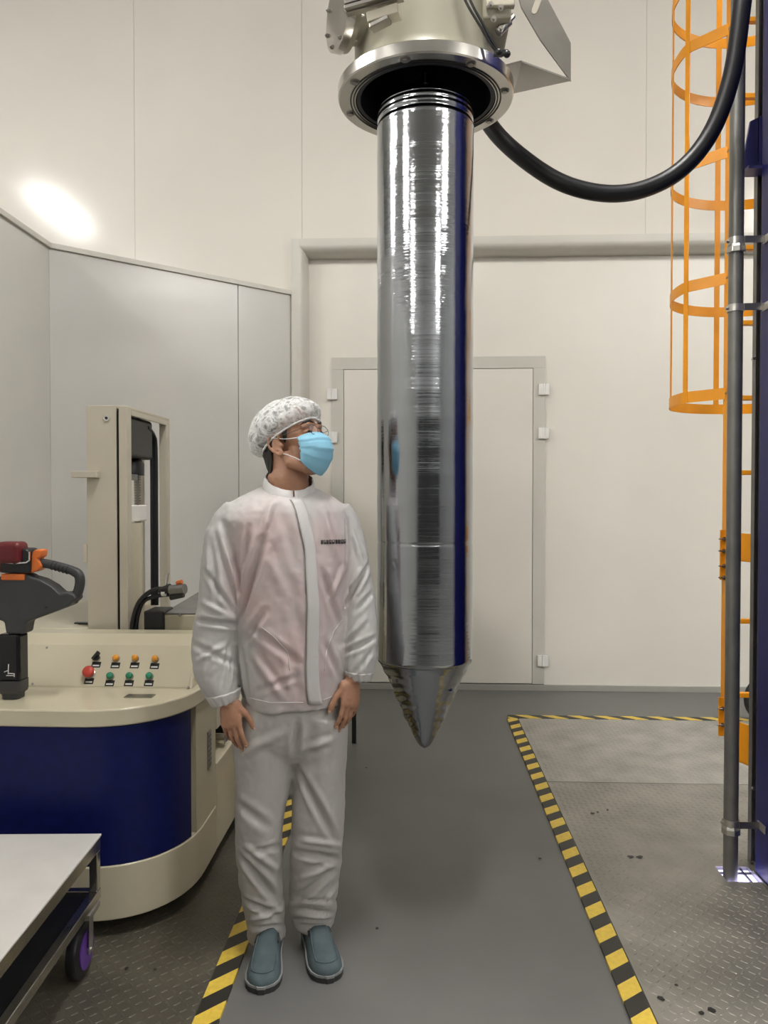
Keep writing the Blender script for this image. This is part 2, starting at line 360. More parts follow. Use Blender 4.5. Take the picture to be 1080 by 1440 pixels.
# outer hall (seen only in reflections)
build(MB().box((-7.1, -7, 0), (-7, 5.9, ZC)), 'wall_outer_left', 'wall_outer', kind='structure')
build(MB().box((7, -7, 0), (7.1, 5.9, ZC)), 'wall_right', 'wall_outer', kind='structure')
build(MB().box((-7, -7.1, 0), (7, -7, ZC)), 'wall_rear', 'wall_rear', kind='structure')
build(MB().box((-7, -7, ZC), (7, 5.9, ZC+.1)), 'ceiling', 'ceiling', kind='structure')
d2 = thing('ingot_backdrop', (0, -7, 0), 'dark slatted backdrop added at the rear wall so the ingot reflects dark', kind='structure')  # unseen dark backdrop, added and widened to darken the ingot's lower reflection
for i in range(15): build(MB().box((-6.6, -6.99, i*.2), (6.6, -6.95, i*.2+.19)), 'slat', 'backdrop_dark', d2)
# ceiling lights
proto = None
for (x, yy) in LIGHT_SPOTS:
    if proto is None:
        proto = thing('ceiling_light', (x, yy, LIGHT_Z), 'linear white ceiling lamp hung above the hall, outermost pair added to brighten the back wall', 'lamp', 'ceiling lamps')
        h1 = build(MB().box((x-.17, yy-.62, LIGHT_Z+.005), (x+.17, yy+.62, LIGHT_Z+.05)), 'housing', 'white', proto, bevel=.004)
        mb = MB(); mb.prism([(x+.15*math.cos(PI*j/12), yy-.60, LIGHT_Z+.004-.13*math.sin(PI*j/12)) for j in range(13)], (0, 1.2, 0)); h2 = build(mb, 'diffuser', 'diffuser', proto, auto=40); recalc(h2)
        h3 = build(MB().cyl((x, yy-.4, LIGHT_Z+.05), (x, yy-.4, ZC), .008, 8), 'hanger', 'steel', proto)
        h4 = build(MB().cyl((x, yy+.4, LIGHT_Z+.05), (x, yy+.4, ZC), .008, 8), 'hanger', 'steel', proto)
    else:
        t = proto.copy(); C.objects.link(t); t.location = (x, yy, LIGHT_Z)
        for h in (h1, h2, h3, h4):
            c = h.copy(); C.objects.link(c); c.parent = t

# ================================================================== SILICON INGOT
YI = 2.60; PXI = 597.5
ic = at(PXI, 700, YI); IX = ic.x; IR = 67.0*YI/F_PX
IZ0 = at(PXI, 923, YI).z; IZ1 = at(PXI, 163, YI).z; IZT = at(599, 1052, YI).z
m, nt, b = nodes_of('polished_silicon'); N = nt.nodes; L = nt.links
b.inputs['Metallic'].default_value = 1.0; b.inputs['Base Color'].default_value = (0.39, 0.405, 0.43, 1); b.inputs['Roughness'].default_value = 0.055
tc = N.new('ShaderNodeTexCoord'); mp = N.new('ShaderNodeMapping'); mp.inputs['Scale'].default_value = (0.6, 0.6, 55)
L.new(tc.outputs['Object'], mp.inputs['Vector'])
no = N.new('ShaderNodeTexNoise'); no.inputs['Scale'].default_value = 1.6; no.inputs['Detail'].default_value = 6; no.inputs['Roughness'].default_value = .65
L.new(mp.outputs['Vector'], no.inputs['Vector'])
bp = N.new('ShaderNodeBump'); bp.inputs['Strength'].default_value = 0.16; bp.inputs['Distance'].default_value = 0.004
L.new(no.outputs['Fac'], bp.inputs['Height']); L.new(bp.outputs['Normal'], b.inputs['Normal'])
M['silicon'] = m
ing = thing('silicon_ingot', (IX, YI, IZT), 'long mirror-polished silicon crystal ingot with pointed tail hanging in front of the door', 'ingot')
nz = 420; prof = []
for i in range(nz+1):
    z = IZ0 + (IZ1-IZ0)*i/nz
    r = IR + 0.00035*math.sin(z*23)+0.00025*math.sin(z*71+1)+RNG.normal()*0.00004
    for zs, amp, wd in ((at(PXI, 762, YI).z, -.0016, .003), (IZ1-.035, -.004, .006), (IZ1-.012, -.002, .003), (IZ1-.05, .0012, .004)):
        r += amp*math.exp(-((z-zs)/wd)**2)
    prof.append((r, z))
build(MB().lathe([(IR*.985, IZ0-.012)]+prof+[(IR*.99, IZ1+.006)], (IX, YI, 0), n=144), 'straight_body', 'silicon', ing, smooth=True)
# tail cone with frozen ripples
mb = MB(); R = []; nr = 120; na = 160
zt0 = IZ0-.004; Ht = zt0-IZT
tabz = [0, .03, .10, .27, .43, .60, .74, .85, .92, .965, .99, 1.0]; tabr = [.995, .965, .885, .735, .60, .455, .335, .240, .172, .112, .055, .004]
for i in range(nr):
    t = i/(nr-1); z = zt0-Ht*t; rr = IR*float(np.interp(t, tabz, tabr)); row = []
    for j in range(na):
        a = 2*PI*j/na; sw_ = abs(math.cos(a))**2.2
        rip = sw_*(0.0022*math.sin(62*t+1.2*math.sin(5*a))+0.0026*math.sin(23*t+2*a+1.5*math.sin(7*a)))*min(1, 5*t)*min(1, (1-t)*3)
        r_ = max(.0006, rr+rip); row.append(Vector((IX+r_*math.cos(a), YI+r_*math.sin(a), z)))
    R.append(row)
for it in range(3):
    for i in range(1, nr-1): R[i] = [(R[i-1][j]+R[i][j]*2+R[i+1][j])/4 for j in range(na)]
mb.rings(R[::-1]); build(mb, 'tail_cone', 'silicon', ing, smooth=True)
build(MB().lathe([(IR*.992, IZ1+.004), (IR*.95, IZ1+.02), (IR*.5, IZ1+.075), (.03, IZ1+.12), (.008, IZ1+.15), (.006, IZ1+.30)], (IX, YI, 0), n=72), 'shoulder', 'silicon', ing, smooth=True)
build(MB().lathe([(.012, IZ1+.29), (.025, IZ1+.31), (.025, IZ1+.40), (.010, IZ1+.43), (.004, IZ1+.44), (.004, IZ1+.9)], (IX, YI, 0), n=24), 'seed_chuck', 'darksteel', ing, smooth=True)

# ================================================================== PULL CHAMBER
RF = 121.0*YI/F_PX; ZF = at(PXI, 144, YI).z; TF = 0.042
pc = thing('pull_chamber', (IX, YI, ZF), 'cream crystal puller throat with a steel flange ring above the hanging ingot', 'machine')
RH = RF*.80; RN = 0.238
o = build(MB().rings([[Vector((IX+r*math.cos(2*PI*j/96), YI+r*math.sin(2*PI*j/96), z)) for j in range(96)] for r, z in ((RH, ZF), (RF-.004, ZF), (RF, ZF+.004), (RF, ZF+TF-.004), (RF-.004, ZF+TF), (RN, ZF+TF), (RH, ZF+TF))], closed=True), 'flange_ring', 'steel', pc, auto=30); recalc(o)
fl = o
for rr in (RH+.006, RH+.016):
    build(MB().tube([(IX+rr*math.cos(2*PI*j/80), YI+rr*math.sin(2*PI*j/80), ZF-.0005) for j in range(80)], .0028, 6, closed=True), 'seal_ring', 'rubber', fl, smooth=True)
bolt0 = None
for kk in range(8):
    a = PI/8+2*PI*kk/8+.15; p = (IX+(RF-.028)*math.cos(a), YI+(RF-.028)*math.sin(a))
    if bolt0 is None:
        mb = MB().cyl((p[0], p[1], ZF-.006), (p[0], p[1], ZF+.002), .011, 6); mb.cyl((p[0], p[1], ZF-.002), (p[0], p[1], ZF+.001), .016, 16)
        bolt0 = build(mb, 'bolt', 'darksteel', fl); b0 = p
    else: copy_part(bolt0, fl, (p[0]-b0[0], p[1]-b0[1], 0))
# throat (hollow) with weld-neck foot
prof = [(RN+.012, ZF+TF-.002), (RN+.012, ZF+TF+.004), (RN+.003, ZF+TF+.022), (RN-.002, ZF+TF+.05), (RN-.002, ZF+.34), (RN-.002, ZF+1.6), (RN-.02, ZF+1.6), (RN-.02, ZF+TF-.002)]
o = build(MB().rings([[Vector((IX+r*math.cos(2*PI*j/96), YI+r*math.sin(2*PI*j/96), z)) for j in range(96)] for r, z in prof], closed=True), 'throat', 'puller', pc, auto=40); recalc(o)
M['bore'] = mat('dark_bore', (0.012, 0.013, 0.022), 0.5)
o = build(MB().rings([[Vector((IX+r*math.cos(2*PI*j/96), YI+r*math.sin(2*PI*j/96), z)) for j in range(96)] for r, z in ((RH-.003, ZF+.003), (RH-.003, ZF+TF-.004), (RN-.022, ZF+TF), (RN-.022, ZF+.9), (RN-.03, ZF+.9), (RH-.016, ZF+.003))], closed=True), 'bore_liner', 'bore', pc, auto=30); recalc(o)
build(MB().cyl((IX, YI, ZF+.88), (IX, YI, ZF+.9), RN-.025, 48), 'gate_plate', 'bore', pc)
# left blind flange on a stub, facing left and a little to the camera
axd = Vector((-0.90, -0.42, 0.0)).normalized(); pf = at(478, 24, YI-.10)
c0 = Vector((IX, YI, pf.z))+axd*.228
sp_ = build(MB().lathe([(.085, 0), (.085, .06)], c0, axd, 40), 'side_port', 'puller', pc, auto=40)
c1 = c0+axd*.055
build(MB().lathe([(.118, 0), (.118, .026), (.108, .028), (.02, .028)], c1, axd, 56), 'blind_flange', 'steel', sp_, auto=40)
build(MB().lathe([(.112, -.018), (.112, -.002)], c1, axd, 56), 'rear_flange', 'puller', sp_, auto=40)
u = axd.orthogonal().normalized(); v = axd.cross(u); bo = None
for kk in range(8):
    a = 2*PI*kk/8+.2; q = c1+(u*math.cos(a)+v*math.sin(a))*.100
    mb = MB().cyl(q-axd*.03, q+axd*.036, .004, 8); mb.cyl(q+axd*.028, q+axd*.033, .007, 6)
    build(mb, 'bolt', 'darksteel', sp_)
# ribbed aluminium bar and block on the front left
q0 = at(486, 10, YI-.26); q1 = at(566, -12, YI-.30)
mb = MB()
for kk in range(4):
    off = Vector((0, 0, .034-.014*kk))
    mb.bar(q0+off, q1+off, .03, .010)
mb.bar(q0+Vector((0, .012, .01)), q1+Vector((0, .012, .01)), .022, .055)
build(mb, 'ribbed_bar', 'darksteel', pc, bevel=.001)
a0 = at(518, 30, YI-.25); a1 = at(562, 16, YI-.27)
build(MB().bar(a0, a1, .045, .030), 'clamp_block', 'cream2', pc, bevel=.003)
build(MB().bar(a0+Vector((.008, .0, -.022)), a1+Vector((-.03, 0, -.022)), .035, .016), 'clamp_jaw', 'darksteel', pc, bevel=.003)
# valve housing on the right, with bolts
v0 = at(676, 48, YI-.12); v1 = at(706, -60, YI-.12)
vh = build(MB().box((v0.x, YI-.20, v0.z), (v1.x+.02, YI+.02, v1.z)), 'valve_housing', 'puller', pc, bevel=.006)
build(MB().box((v0.x+.01, YI-.212, v0.z+.03), (v1.x+.03, YI-.19, v1.z-.03)), 'cover_plate', 'cream2', vh, bevel=.004)
for px, py in ((694, 28), (690, 8), (704, 42), (704, 12)):
    q = at(px, py, YI-.21); mb = MB().cyl(q, q+Vector((0, -.014, 0)), .006, 6); mb.cyl(q+Vector((0, .0, 0)), q+Vector((0, -.006, 0)), .009, 12); build(mb, 'bolt', 'zinc', vh)
mb = MB().cyl(at(700, 46, YI-.16), at(716, 30, YI-.16), .014, 10); mb.cyl(at(712, 33, YI-.16), at(722, 22, YI-.16), .009, 8); build(mb, 'fitting', 'zinc', pc, auto=40)
# flat arm towards the column, above the frame
build(MB().box((IX+.15, YI+.02, 4.05), (2.0, YI+.22, 4.30)), 'support_arm', 'puller', pc, bevel=.01)
# bent steel bracket with a long hole
th = .008
bx = lambda px, py, Y: at(px, py, Y)
YK = YI-.02
A_ = [bx(745, -4, YK), bx(803, 60, YK), bx(803, 114, YK), bx(762, 54, YK), bx(726, -4, YK)]
outer = [bx(722, -8, YK), bx(752, -8, YK), bx(803, 58, YK), bx(803, 114, YK), bx(765, 55, YK)]
hc = bx(755, 6, YK); ux = Vector((.36, 0, .93)); vx = Vector((.93, 0, -.36))
mb = MB(); mb.prism([bx(714, -60, YK), bx(738, -62, YK), bx(803, 60, YK), bx(803, 114, YK), bx(760, 56, YK), bx(733, 10, YK)], (0, th, 0))
br = build(mb, 'bracket', 'darksteel', pc, bevel=.001, label='bent bare steel bracket with a long hole'); recalc(br)
mb = MB(); nn = 28
pts = [hc + vx*(.010*math.cos(2*PI*j/nn)) + ux*(.016*math.sin(2*PI*j/nn) + (.018 if math.sin(2*PI*j/nn) > 0 else -.018)) for j in range(nn)]
mb.prism([p+Vector((0, -.0015, 0)) for p in pts], (0, th+.003, 0)); o = build(mb, 'slot_bushing', 'cream2', br); recalc(o)
# bottom leg of the bracket: runs back from the front edge to the flange
e0 = bx(803, 114, YK); e1 = bx(760, 56, YK)
f0 = Vector((e0.x, YK, e0.z)); f1 = bx(722, 132, YK+.32); f2 = bx(700, 96, YK+.36); f3 = bx(733, 88, YK+.02)
mb = MB(); mb.prism([f0, f1, f2, f3], (0, 0, th)); o = build(mb, 'bracket_foot', 'darksteel', br, bevel=.001); recalc(o)
# two thin black cables with a clip
for dx in (0, 7):
    mb = MB().tube(spline([at(640+dx, -40, YI-.245), at(655+dx, 2, YI-.25), at(676+dx*.8, 38, YI-.25), at(690+dx*.6, 62, YI-.245), at(700+dx*.3, 74, YI-.24)], 6), .0042, 8)
    build(mb, 'cable', 'rubber', pc, smooth=True)
mb = MB().bar(at(694, 76, YI-.24), at(714, 74, YI-.24), .016, .012); mb.ball(at(713, 76, YI-.24), .011); mb.ball(at(702, 73, YI-.245), .010)
build(mb, 'cable_clip', 'black', pc, auto=50)

# ================================================================== BLACK HOSE
pts = [at(652, 60, 2.98), at(668, 130, 2.96), at(692, 180, 2.93), at(735, 222, 2.90), at(790, 257, 2.87), at(850, 272, 2.85), at(905, 266, 2.83), at(958, 238, 2.81), at(1000, 186, 2.79), at(1028, 110, 2.77), at(1042, 20, 2.75), at(1049, -60, 2.74), at(1052, -180, 2.74)]
sp = spline(pts, 10); L_ = len(sp)
hose = thing('black_hose', pts[4], 'thick black rubber hose looping from the chamber flange up to the blue column', 'hose')
build(MB().tube(sp, .0305, 20), 'hose_body', 'rubber', hose, smooth=True)
build(MB().cyl(sp[2], sp[0]+(sp[0]-sp[2]).normalized()*.02, .036, 20), 'end_fitting', 'darksteel', hose, auto=40)

# ================================================================== BLUE COLUMN, CHANNEL, CONDUIT
YCOL = 2.95; XCOL = at(1065.5, 700, YCOL).x
col = thing('machine_column', (XCOL+.3, YCOL-.45, 0.006), 'tall dark blue steel machine column at the right edge of the photo', 'column')
build(MB().box((XCOL, YCOL-.85, 0.012), (XCOL+.55, YCOL, 4.95)), 'shaft', 'colblue', col, bevel=.012, seg=3)
build(MB().box((XCOL-.004, YCOL-.90, 0.007), (XCOL+.60, YCOL+.004, 0.018)), 'base_plate', 'darksteel', col, bevel=.002)
g0 = at(1042, 243, 3.02); g1 = at(1064, 170, 3.02); g2 = at(1064, 243, 3.02)
mb = MB(); mb.prism([(g0.x, 3.02, g0.z), (XCOL+.08, 3.02, g0.z), (XCOL+.08, 3.02, g1.z+.04), (XCOL-.01, 3.02, g1.z)], (0, .012, 0)); mb.box((g0.x, 2.951, g0.z-.012), (XCOL+.08, 3.032, g0.z)); o = build(mb, 'gusset', 'gusset', col); recalc(o)
ch = thing('steel_channel', (1.305, 3.06, 0.006), 'narrow galvanised steel channel standing between the conduit and the blue column', 'channel')
xa = at(1054.5, 700, 3.06).x; xb = at(1063.5, 700, 3.06).x
mb = MB(); mb.prism([(xa, 3.05, .008), (xa, 3.02, .008), (xa+.003, 3.02, .008), (xa+.003, 3.047, .008), (xb-.003, 3.047, .008), (xb-.003, 3.02, .008), (xb, 3.02, .008), (xb, 3.05, .008)], (0, 0, 4.6)); o = build(mb, 'channel', 'galv', ch); recalc(o)
for py in (505, 1108):
    q = at(1059, py, 3.02); mb = MB().cyl(q, q+Vector((0, -.012, 0)), .007, 8); build(mb, 'screw', 'zinc', ch)
PXP = 1032; YP = 2.925; xp = at(PXP, 700, YP).x; rp_ = 9.7*YP/F_PX
cd = thing('conduit_pipe', (xp, YP, 0.0), 'grey vertical conduit pipe with clamps and couplings rising from the lit floor hole', 'pipe')
build(MB().cyl((xp, YP, -.45), (xp, YP, 4.9), rp_, 28), 'pipe', 'galv', cd, auto=40)
for py in (351, 1166):
    z = at(PXP, py, YP).z
    build(MB().lathe([(rp_*.98, -.016), (rp_+.009, -.014), (rp_+.009, .006), (rp_+.005, .016), (rp_*.98, .02)], (xp, YP, z), n=8), 'coupling', 'zinc', cd, bevel=.002)
for py in (340, 434, 1156):
    z = at(PXP, py, YP).z
    mb = MB(); n = 24
    mb.rings([[Vector((xp+r*math.cos(2*PI*j/n), YP+r*math.sin(2*PI*j/n), z+dz)) for j in range(n)] for r, dz in ((rp_+.001, -.013), (rp_+.004, -.013), (rp_+.004, .013), (rp_+.001, .013))], closed=True)
    cl = build(mb, 'clamp', 'zinc', cd, auto=40); recalc(cl)
    mb = MB().box((xp+rp_*.7, YP-rp_-.004, z-.013), (XCOL-.001, YP-rp_+.001, z+.013)); build(mb, 'clamp_arm', 'darksteel', cl, bevel=.001)
    mb = MB().box((XCOL-.006, YP-.075, z-.014), (XCOL-.0005, YP-.01, z+.014)); build(mb, 'clamp_foot', 'zinc', cl, bevel=.001)
    mb = MB().cyl((xp-rp_-.012, YP-.004, z), (xp-rp_+.002, YP-.004, z), .006, 8); build(mb, 'clamp_bolt', 'zinc', cl)

# ================================================================== YELLOW CAGED LADDER
YN = 3.30; YFAR = 3.30
xn = at(1021, 700, YN).x; xf = xn+.452
zb = at(1020, 1032, YN).z
lad = thing('caged_ladder', (xn, YN, zb), 'yellow steel access ladder with a hooped safety cage behind the grey conduit', 'ladder')
rn = Vector((xn, YN, 0)); rf = Vector((xf, YFAR, 0)); du = (rf-rn).normalized(); nrm = Vector((-du.y, du.x, 0))
for p in (rn, rf):
    build(MB().bar((p.x, p.y, zb), (p.x, p.y, 5.0), .012, .05, up=nrm), 'rail', 'yellow', lad, bevel=.001)
ym = .5*(YN+YFAR)
z0r = at(1050, 977, ym).z; stp = 102.6*ym/F_PX
zr = z0r; 
while zr < 4.9:
    build(MB().bar(Vector((rn.x, rn.y, zr)), Vector((rf.x, rf.y, zr)), .026, .020), 'rung', 'yellow', lad, bevel=.002); zr += stp
hz = []
for py in (-58, 40, 213, 391, 553): hz.append(at(1020, py, YN).z)
hl = [(xn, YN), (xn-.07, YN+.075), (xn-.125, YN+.14), (xn-.137, YN+.24), (xn-.127, YN+.34), (xn-.085, YN+.45), (xn+.0, YN+.54), (xn+.11, YN+.595), (xn+.226, YN+.61)]
hl = hl+[(2*(xn+.226)-x, y_) for x, y_ in hl[-2::-1]]
sp_h = spline([(x, y_, 0) for x, y_ in hl], 3); NH = len(sp_h)-1
hp = sp_h
for z in hz:
    mb = MB(); R = []
    for i, p in enumerate(hp):
        t = (hp[min(i+1, NH)]-hp[max(i-1, 0)]).normalized(); n_ = Vector((-t.y, t.x, 0))
        q = Vector((p.x, p.y, z))
        R.append([q-n_*.002+Vector((0, 0, -.024)), q+n_*.002+Vector((0, 0, -.024)), q+n_*.002+Vector((0, 0, .024)), q-n_*.002+Vector((0, 0, .024))])
    mb.rings(R); h_ = build(mb, 'cage_hoop', 'yellow', lad, auto=40); recalc(h_)
    for s_, p in ((0, rn), (1, rf)):
        q = Vector((p.x, p.y, z)); mb = MB().cyl(q-nrm*.018, q+nrm*.03, .008, 8); mb.cyl(q+nrm*.018, q+nrm*.028, .013, 6); build(mb, 'bolt', 'darksteel', lad)
for i in (6, 11, 23, 37, 42):
    p = hp[i]; t = (hp[i+1]-hp[i-1]).normalized()
    n_ = Vector((-t.y, t.x, 0))
    q = Vector((p.x, p.y, 0))-n_*.004*0
    build(MB().bar(Vector((q.x, q.y, hz[-1]-.024)), Vector((q.x, q.y, 5.0)), .026, .004, up=n_), 'cage_strap', 'yellow', lad)
# mounting plates and stand-off boxes towards the column
for py0, py1, by0, by1 in ((745, 815, 748, 786), (980, 1034, 1004, 1058)):
    za = at(1019, py0, YN).z; zb_ = at(1019, py1, YN).z
    build(MB().box((xn-.026, YN-.012, zb_), (xn+.022, YN-.004, za)), 'mount_plate', 'yellow', lad, bevel=.001)
    for kk in ((.18, .42, .72, .95) if py0 < 800 else (.28, .70)):
        zz = za+(zb_-za)*kk; mb = MB().cyl((xn-.012, YN-.03, zz), (xn-.012, YN+.002, zz), .005, 8); mb.cyl((xn-.012, YN-.020, zz), (xn-.012, YN-.012, zz), .009, 6); mb.cyl((xn-.036, YN-.020, zz), (xn-.006, YN-.020, zz), .003, 6); build(mb, 'bolt', 'darksteel', lad)
    zt_ = at(1050, by0, YN+.05).z; zl_ = at(1050, by1, YN+.05).z
    pa = Vector((xn+.004, YN-.002, zl_)); pb = Vector((XCOL+.13, YCOL+.09, zl_)); pn = Vector((-(pb-pa).y, (pb-pa).x, 0)).normalized()*.006
    mb = MB(); mb.prism([pa, pb, pb+pn, pa+pn], (0, 0, zt_-zl_)); mb.prism([pa, pb, pb+Vector((.10, .04, 0)), pa+Vector((.10, .04, 0))], (0, 0, .006)); o = build(mb, 'standoff', 'yellow', lad); recalc(o)
# wheel half hidden behind the column foot
q = at(1068, 966, 4.9); r_ = 0.075
wt = thing('wheeled_stand', (q.x+.03, 4.9, 0.0), 'dark wheel of a stand partly hidden behind the blue column near the back wall', 'stand')
build(MB().tube([(q.x+.06+.14*math.cos(2*PI*j/28), 4.9, .165+.14*math.sin(2*PI*j/28)) for j in range(28)], .017, 10, closed=True), 'tyre', 'rubber', wt, smooth=True)
build(MB().cyl((q.x+.06, 4.88, .165), (q.x+.06, 4.92, .165), .10, 24), 'hub', 'white', wt, bevel=.005)
# ================================================================== CART
XSIDE = -0.775
def outline(off=0.0, y_end=2.94):
    pts = [Vector((-1.98, 2.435-off, 0)), Vector((-1.5, 2.425-off, 0))]
    for i in range(17):
        t = PI/2*i/16; pts.append(Vector((-1.10+(.325+off)*math.sin(t)**.88, 2.78-(.36+off)*max(0, math.cos(t))**.88, 0)))
    pts += [Vector((XSIDE+off, y_end, 0)), Vector((-1.98, y_end, 0))]
    return pts
def slab(off, z0, z1, y_end=2.94):
    mb = MB(); mb.prism([(p.x, p.y, z0) for p in outline(off, y_end)], (0, 0, z1-z0)); return mb
cart = thing('ingot_cart', (-1.3, 2.9, 0.006), 'cream and navy ingot handling cart with a sloped button console at the left', 'cart')
ZRIM0, ZRIM1 = 0.695, 0.752
o = build(slab(0.0, 0.06, 0.238), 'skirt', 'cream', cart, bevel=.004, auto=40); recalc(o)
o = build(slab(-0.025, 0.238, ZRIM0), 'body', 'cream', cart, auto=40); recalc(o)
o = build(slab(0.006, ZRIM0, ZRIM1), 'top_rim', 'cream', cart, bevel=.006, seg=3, auto=40); recalc(o)
# curved navy front panel
ol = [p for p in outline(-0.004)[:16]]
inn = [p for p in outline(-0.024)[:16]]
mb = MB(); mb.prism([(p.x, p.y, .240) for p in ol+inn[::-1]], (0, 0, ZRIM0-.243)); o = build(mb, 'front_panel', 'blue', cart, auto=40, label='curved navy blue front panel'); recalc(o)
# rest of the side, cream
ol2 = outline(-0.003)[16:20]; in2 = outline(-0.024)[16:20]
mb = MB(); mb.prism([(p.x, p.y, .240) for p in ol2+in2[::-1]], (0, 0, ZRIM0-.242)); o = build(mb, 'side_panel', 'cream', cart, auto=40); recalc(o)
lv = build(MB().box((XSIDE-.004, 2.82, .42), (XSIDE+.002, 2.86, .56)), 'louver', 'darksteel', cart, bevel=.001)
for i in range(7): build(MB().box((XSIDE+.001, 2.824, .43+.018*i), (XSIDE+.004, 2.856, .438+.018*i)), 'louver_fin', 'galv', lv)
# rear chassis: lower deck and recessed upper body
build(MB().box((-1.98, 2.945, .06), (XSIDE, 4.0, .40)), 'rear_chassis', 'cream', cart, bevel=.006)
build(MB().box((-1.98, 2.945, .40), (-0.93, 4.0, .74)), 'rear_body', 'cream', cart, bevel=.006)
build(MB().box((-0.93, 3.05, .50), (-0.80, 3.18, .66)), 'latch_box', 'cream2', cart, bevel=.006)
build(MB().box((-0.925, 3.20, .40), (-0.80, 3.26, .47)), 'connector_block', 'black', cart, bevel=.004)
build(MB().cyl((-0.86, 3.14, .435), (-0.79, 3.14, .435), .022, 16), 'tie_rod', 'steel', cart, auto=40)
build(MB().box((-0.79, 2.962, .64), (-0.775, 2.985, .80)), 'dark_gap_strip', 'rubber', cart)  # black strip standing in for the dark gap in the cart side
for (x, yy) in ((-0.95, 2.70), (-0.95, 3.75), (-1.8, 2.70), (-1.8, 3.75)):
    build(MB().cyl((x-.03, yy, .062), (x+.03, yy, .062), .055, 24), 'wheel', 'rubber', cart, bevel=.006)
# sloped console
cs = [(2.700, ZRIM1), (2.805, .886), (2.865, .919), (2.96, .919), (2.96, .70), (2.72, .70)]
XC0, XC1 = -1.97, -0.800
mb = MB(); mb.prism([(XC0, a, z) for a, z in cs], (XC1-XC0, 0, 0)); con = build(mb, 'console', 'cream', cart, bevel=.006, seg=3); recalc(con)
P0 = Vector((0, 2.700, ZRIM1)); sv = (Vector((0, 2.805, .886))-P0).normalized(); nv = Vector((0, -sv.z, sv.y))
def on_con(px, py):
    o_ = Vector((0, 0, CAM_H)); d = at(px, py, 1.0)-o_
    t = (P0-o_).dot(nv)/d.dot(nv); return o_+d*t
mb = MB(); q0 = on_con(36, 968); q1 = on_con(272, 968)
fp = P0+Vector((XC0+.02, 0, 0))
mb.add([Vector((XC0+.02, 0, 0))+P0+sv*.006+nv*.0015, Vector((XC1-.012, 0, 0))+P0+sv*.006+nv*.0015, Vector((XC1-.012, 0, 0))+P0+sv*.164+nv*.0015, Vector((XC0+.02, 0, 0))+P0+sv*.164+nv*.0015,
        Vector((XC0+.02, 0, 0))+P0+sv*.006-nv*.003, Vector((XC1-.012, 0, 0))+P0+sv*.006-nv*.003, Vector((XC1-.012, 0, 0))+P0+sv*.164-nv*.003, Vector((XC0+.02, 0, 0))+P0+sv*.164-nv*.003], [(0,1,2,3),(7,6,5,4),(0,4,5,1),(1,5,6,2),(2,6,7,3),(3,7,4,0)])
build(mb, 'face_plate', 'cream', con, bevel=.001)
for px, py in ((66, 911), (46, 962), (265, 967)):
    q = on_con(px, py); build(MB().cyl(q, q+nv*.004, .0045, 10), 'screw', 'darksteel', con)
btn = [(137, 924, 'black', .0135, 'selector_knob'), (164, 925, 'orangebtn', .0135, 'indicator'), (191, 925, 'orangebtn', .0135, 'indicator'), (219, 926, 'orangebtn', .0135, 'indicator'),
       (127, 946, 'redbtn', .021, 'stop_button'), (156, 950, 'greenbtn', .0145, 'push_button'), (183, 950, 'greenbtn', .0145, 'push_button'), (211, 950, 'greenbtn', .0145, 'push_button')]
for px, py, mm, r, nm in btn:
    q = on_con(px, py+2)
    lq = on_con(px-1.5, py+11 if nm != 'stop_button' else py+12)
    B = Matrix((Vector((1,0,0)), sv, nv)).transposed()
    mb = MB().box((-.0165, -.0115, 0), (.0165, .0115, .002)); mb.v = [tuple(lq + B @ Vector(p)) for p in mb.v]
    tg = build(mb, 'button_tag', 'black', con)
    mb = MB().box((-.012, -.0065, .002), (.012, -.001, .0026)); mb.v = [tuple(lq + B @ Vector(p)) for p in mb.v]
    build(mb, 'tag_print', 'white', con)
    build(MB().lathe([(r*.95, 0), (r*.95, .006), (r*.8, .008)], q, nv, 20), 'button_collar', 'darksteel', con, auto=40)
    if nm == 'selector_knob':
        mb = MB().lathe([(r*.85, .007), (r*.85, .016)], q, nv, 20)
        c_ = q+nv*.02; dr = (Vector((1,0,0))*.45+sv*.9).normalized(); mb.bar(c_-dr*.016, c_+dr*.018, .009, .016, up=nv)
        build(mb, nm, mm, con, auto=40)
    elif nm == 'stop_button':
        build(MB().lathe([(r*.6, .006), (r*.6, .014), (r, .018), (r, .026), (r*.85, .032), (r*.4, .035)], q, nv, 28), nm, mm, con, auto=50)
    else:
        build(MB().lathe([(r*.82, .007), (r*.82, .017), (r*.6, .021), (r*.2, .022)], q, nv, 24), nm, mm, con, auto=50)
p0 = at(198, 985, 2.60); nx = at(178, 985, 2.60).x; nx2 = at(217, 985, 2.60).x
build(MB().box((nx, 2.573, ZRIM1), (nx2, 2.618, ZRIM1+.002)), 'nameplate', 'darksteel', cart)
# housing behind the console
hs = build(MB().box((-1.97, 2.965, .74), (-1.30, 3.78, .919)), 'rear_housing', 'cream', cart, bevel=.008)
mb = MB().box((-1.372, 3.06, .919), (-1.31, 3.085, .926)); mb.box((-1.395, 3.075, .919), (-1.34, 3.095, .924)); build(mb, 'rubber_pad', 'black', hs)
mb = MB(); mb.prism([(-1.005, 2.99, .70), (-1.005, 2.99, .972), (-1.005, 3.5, .995), (-1.005, 3.5, .70)], (.145, 0, 0)); bx_ = build(mb, 'side_housing', 'cream', cart, bevel=.004); recalc(bx_)
mb = MB(); mb.prism([(-1.002, 2.995, .974), (-1.002, 3.49, .996), (-.863, 3.49, .996), (-.863, 2.995, .974)], (0, 0, .003)); o = build(mb, 'grey_lid', 'galv', bx_); recalc(o)
for py in (856,): 
    q = at(253, 858, 2.99); build(MB().cyl((q.x, 2.993, q.z-.02), (q.x, 2.986, q.z-.02), .006, 10), 'screw', 'darksteel', bx_)
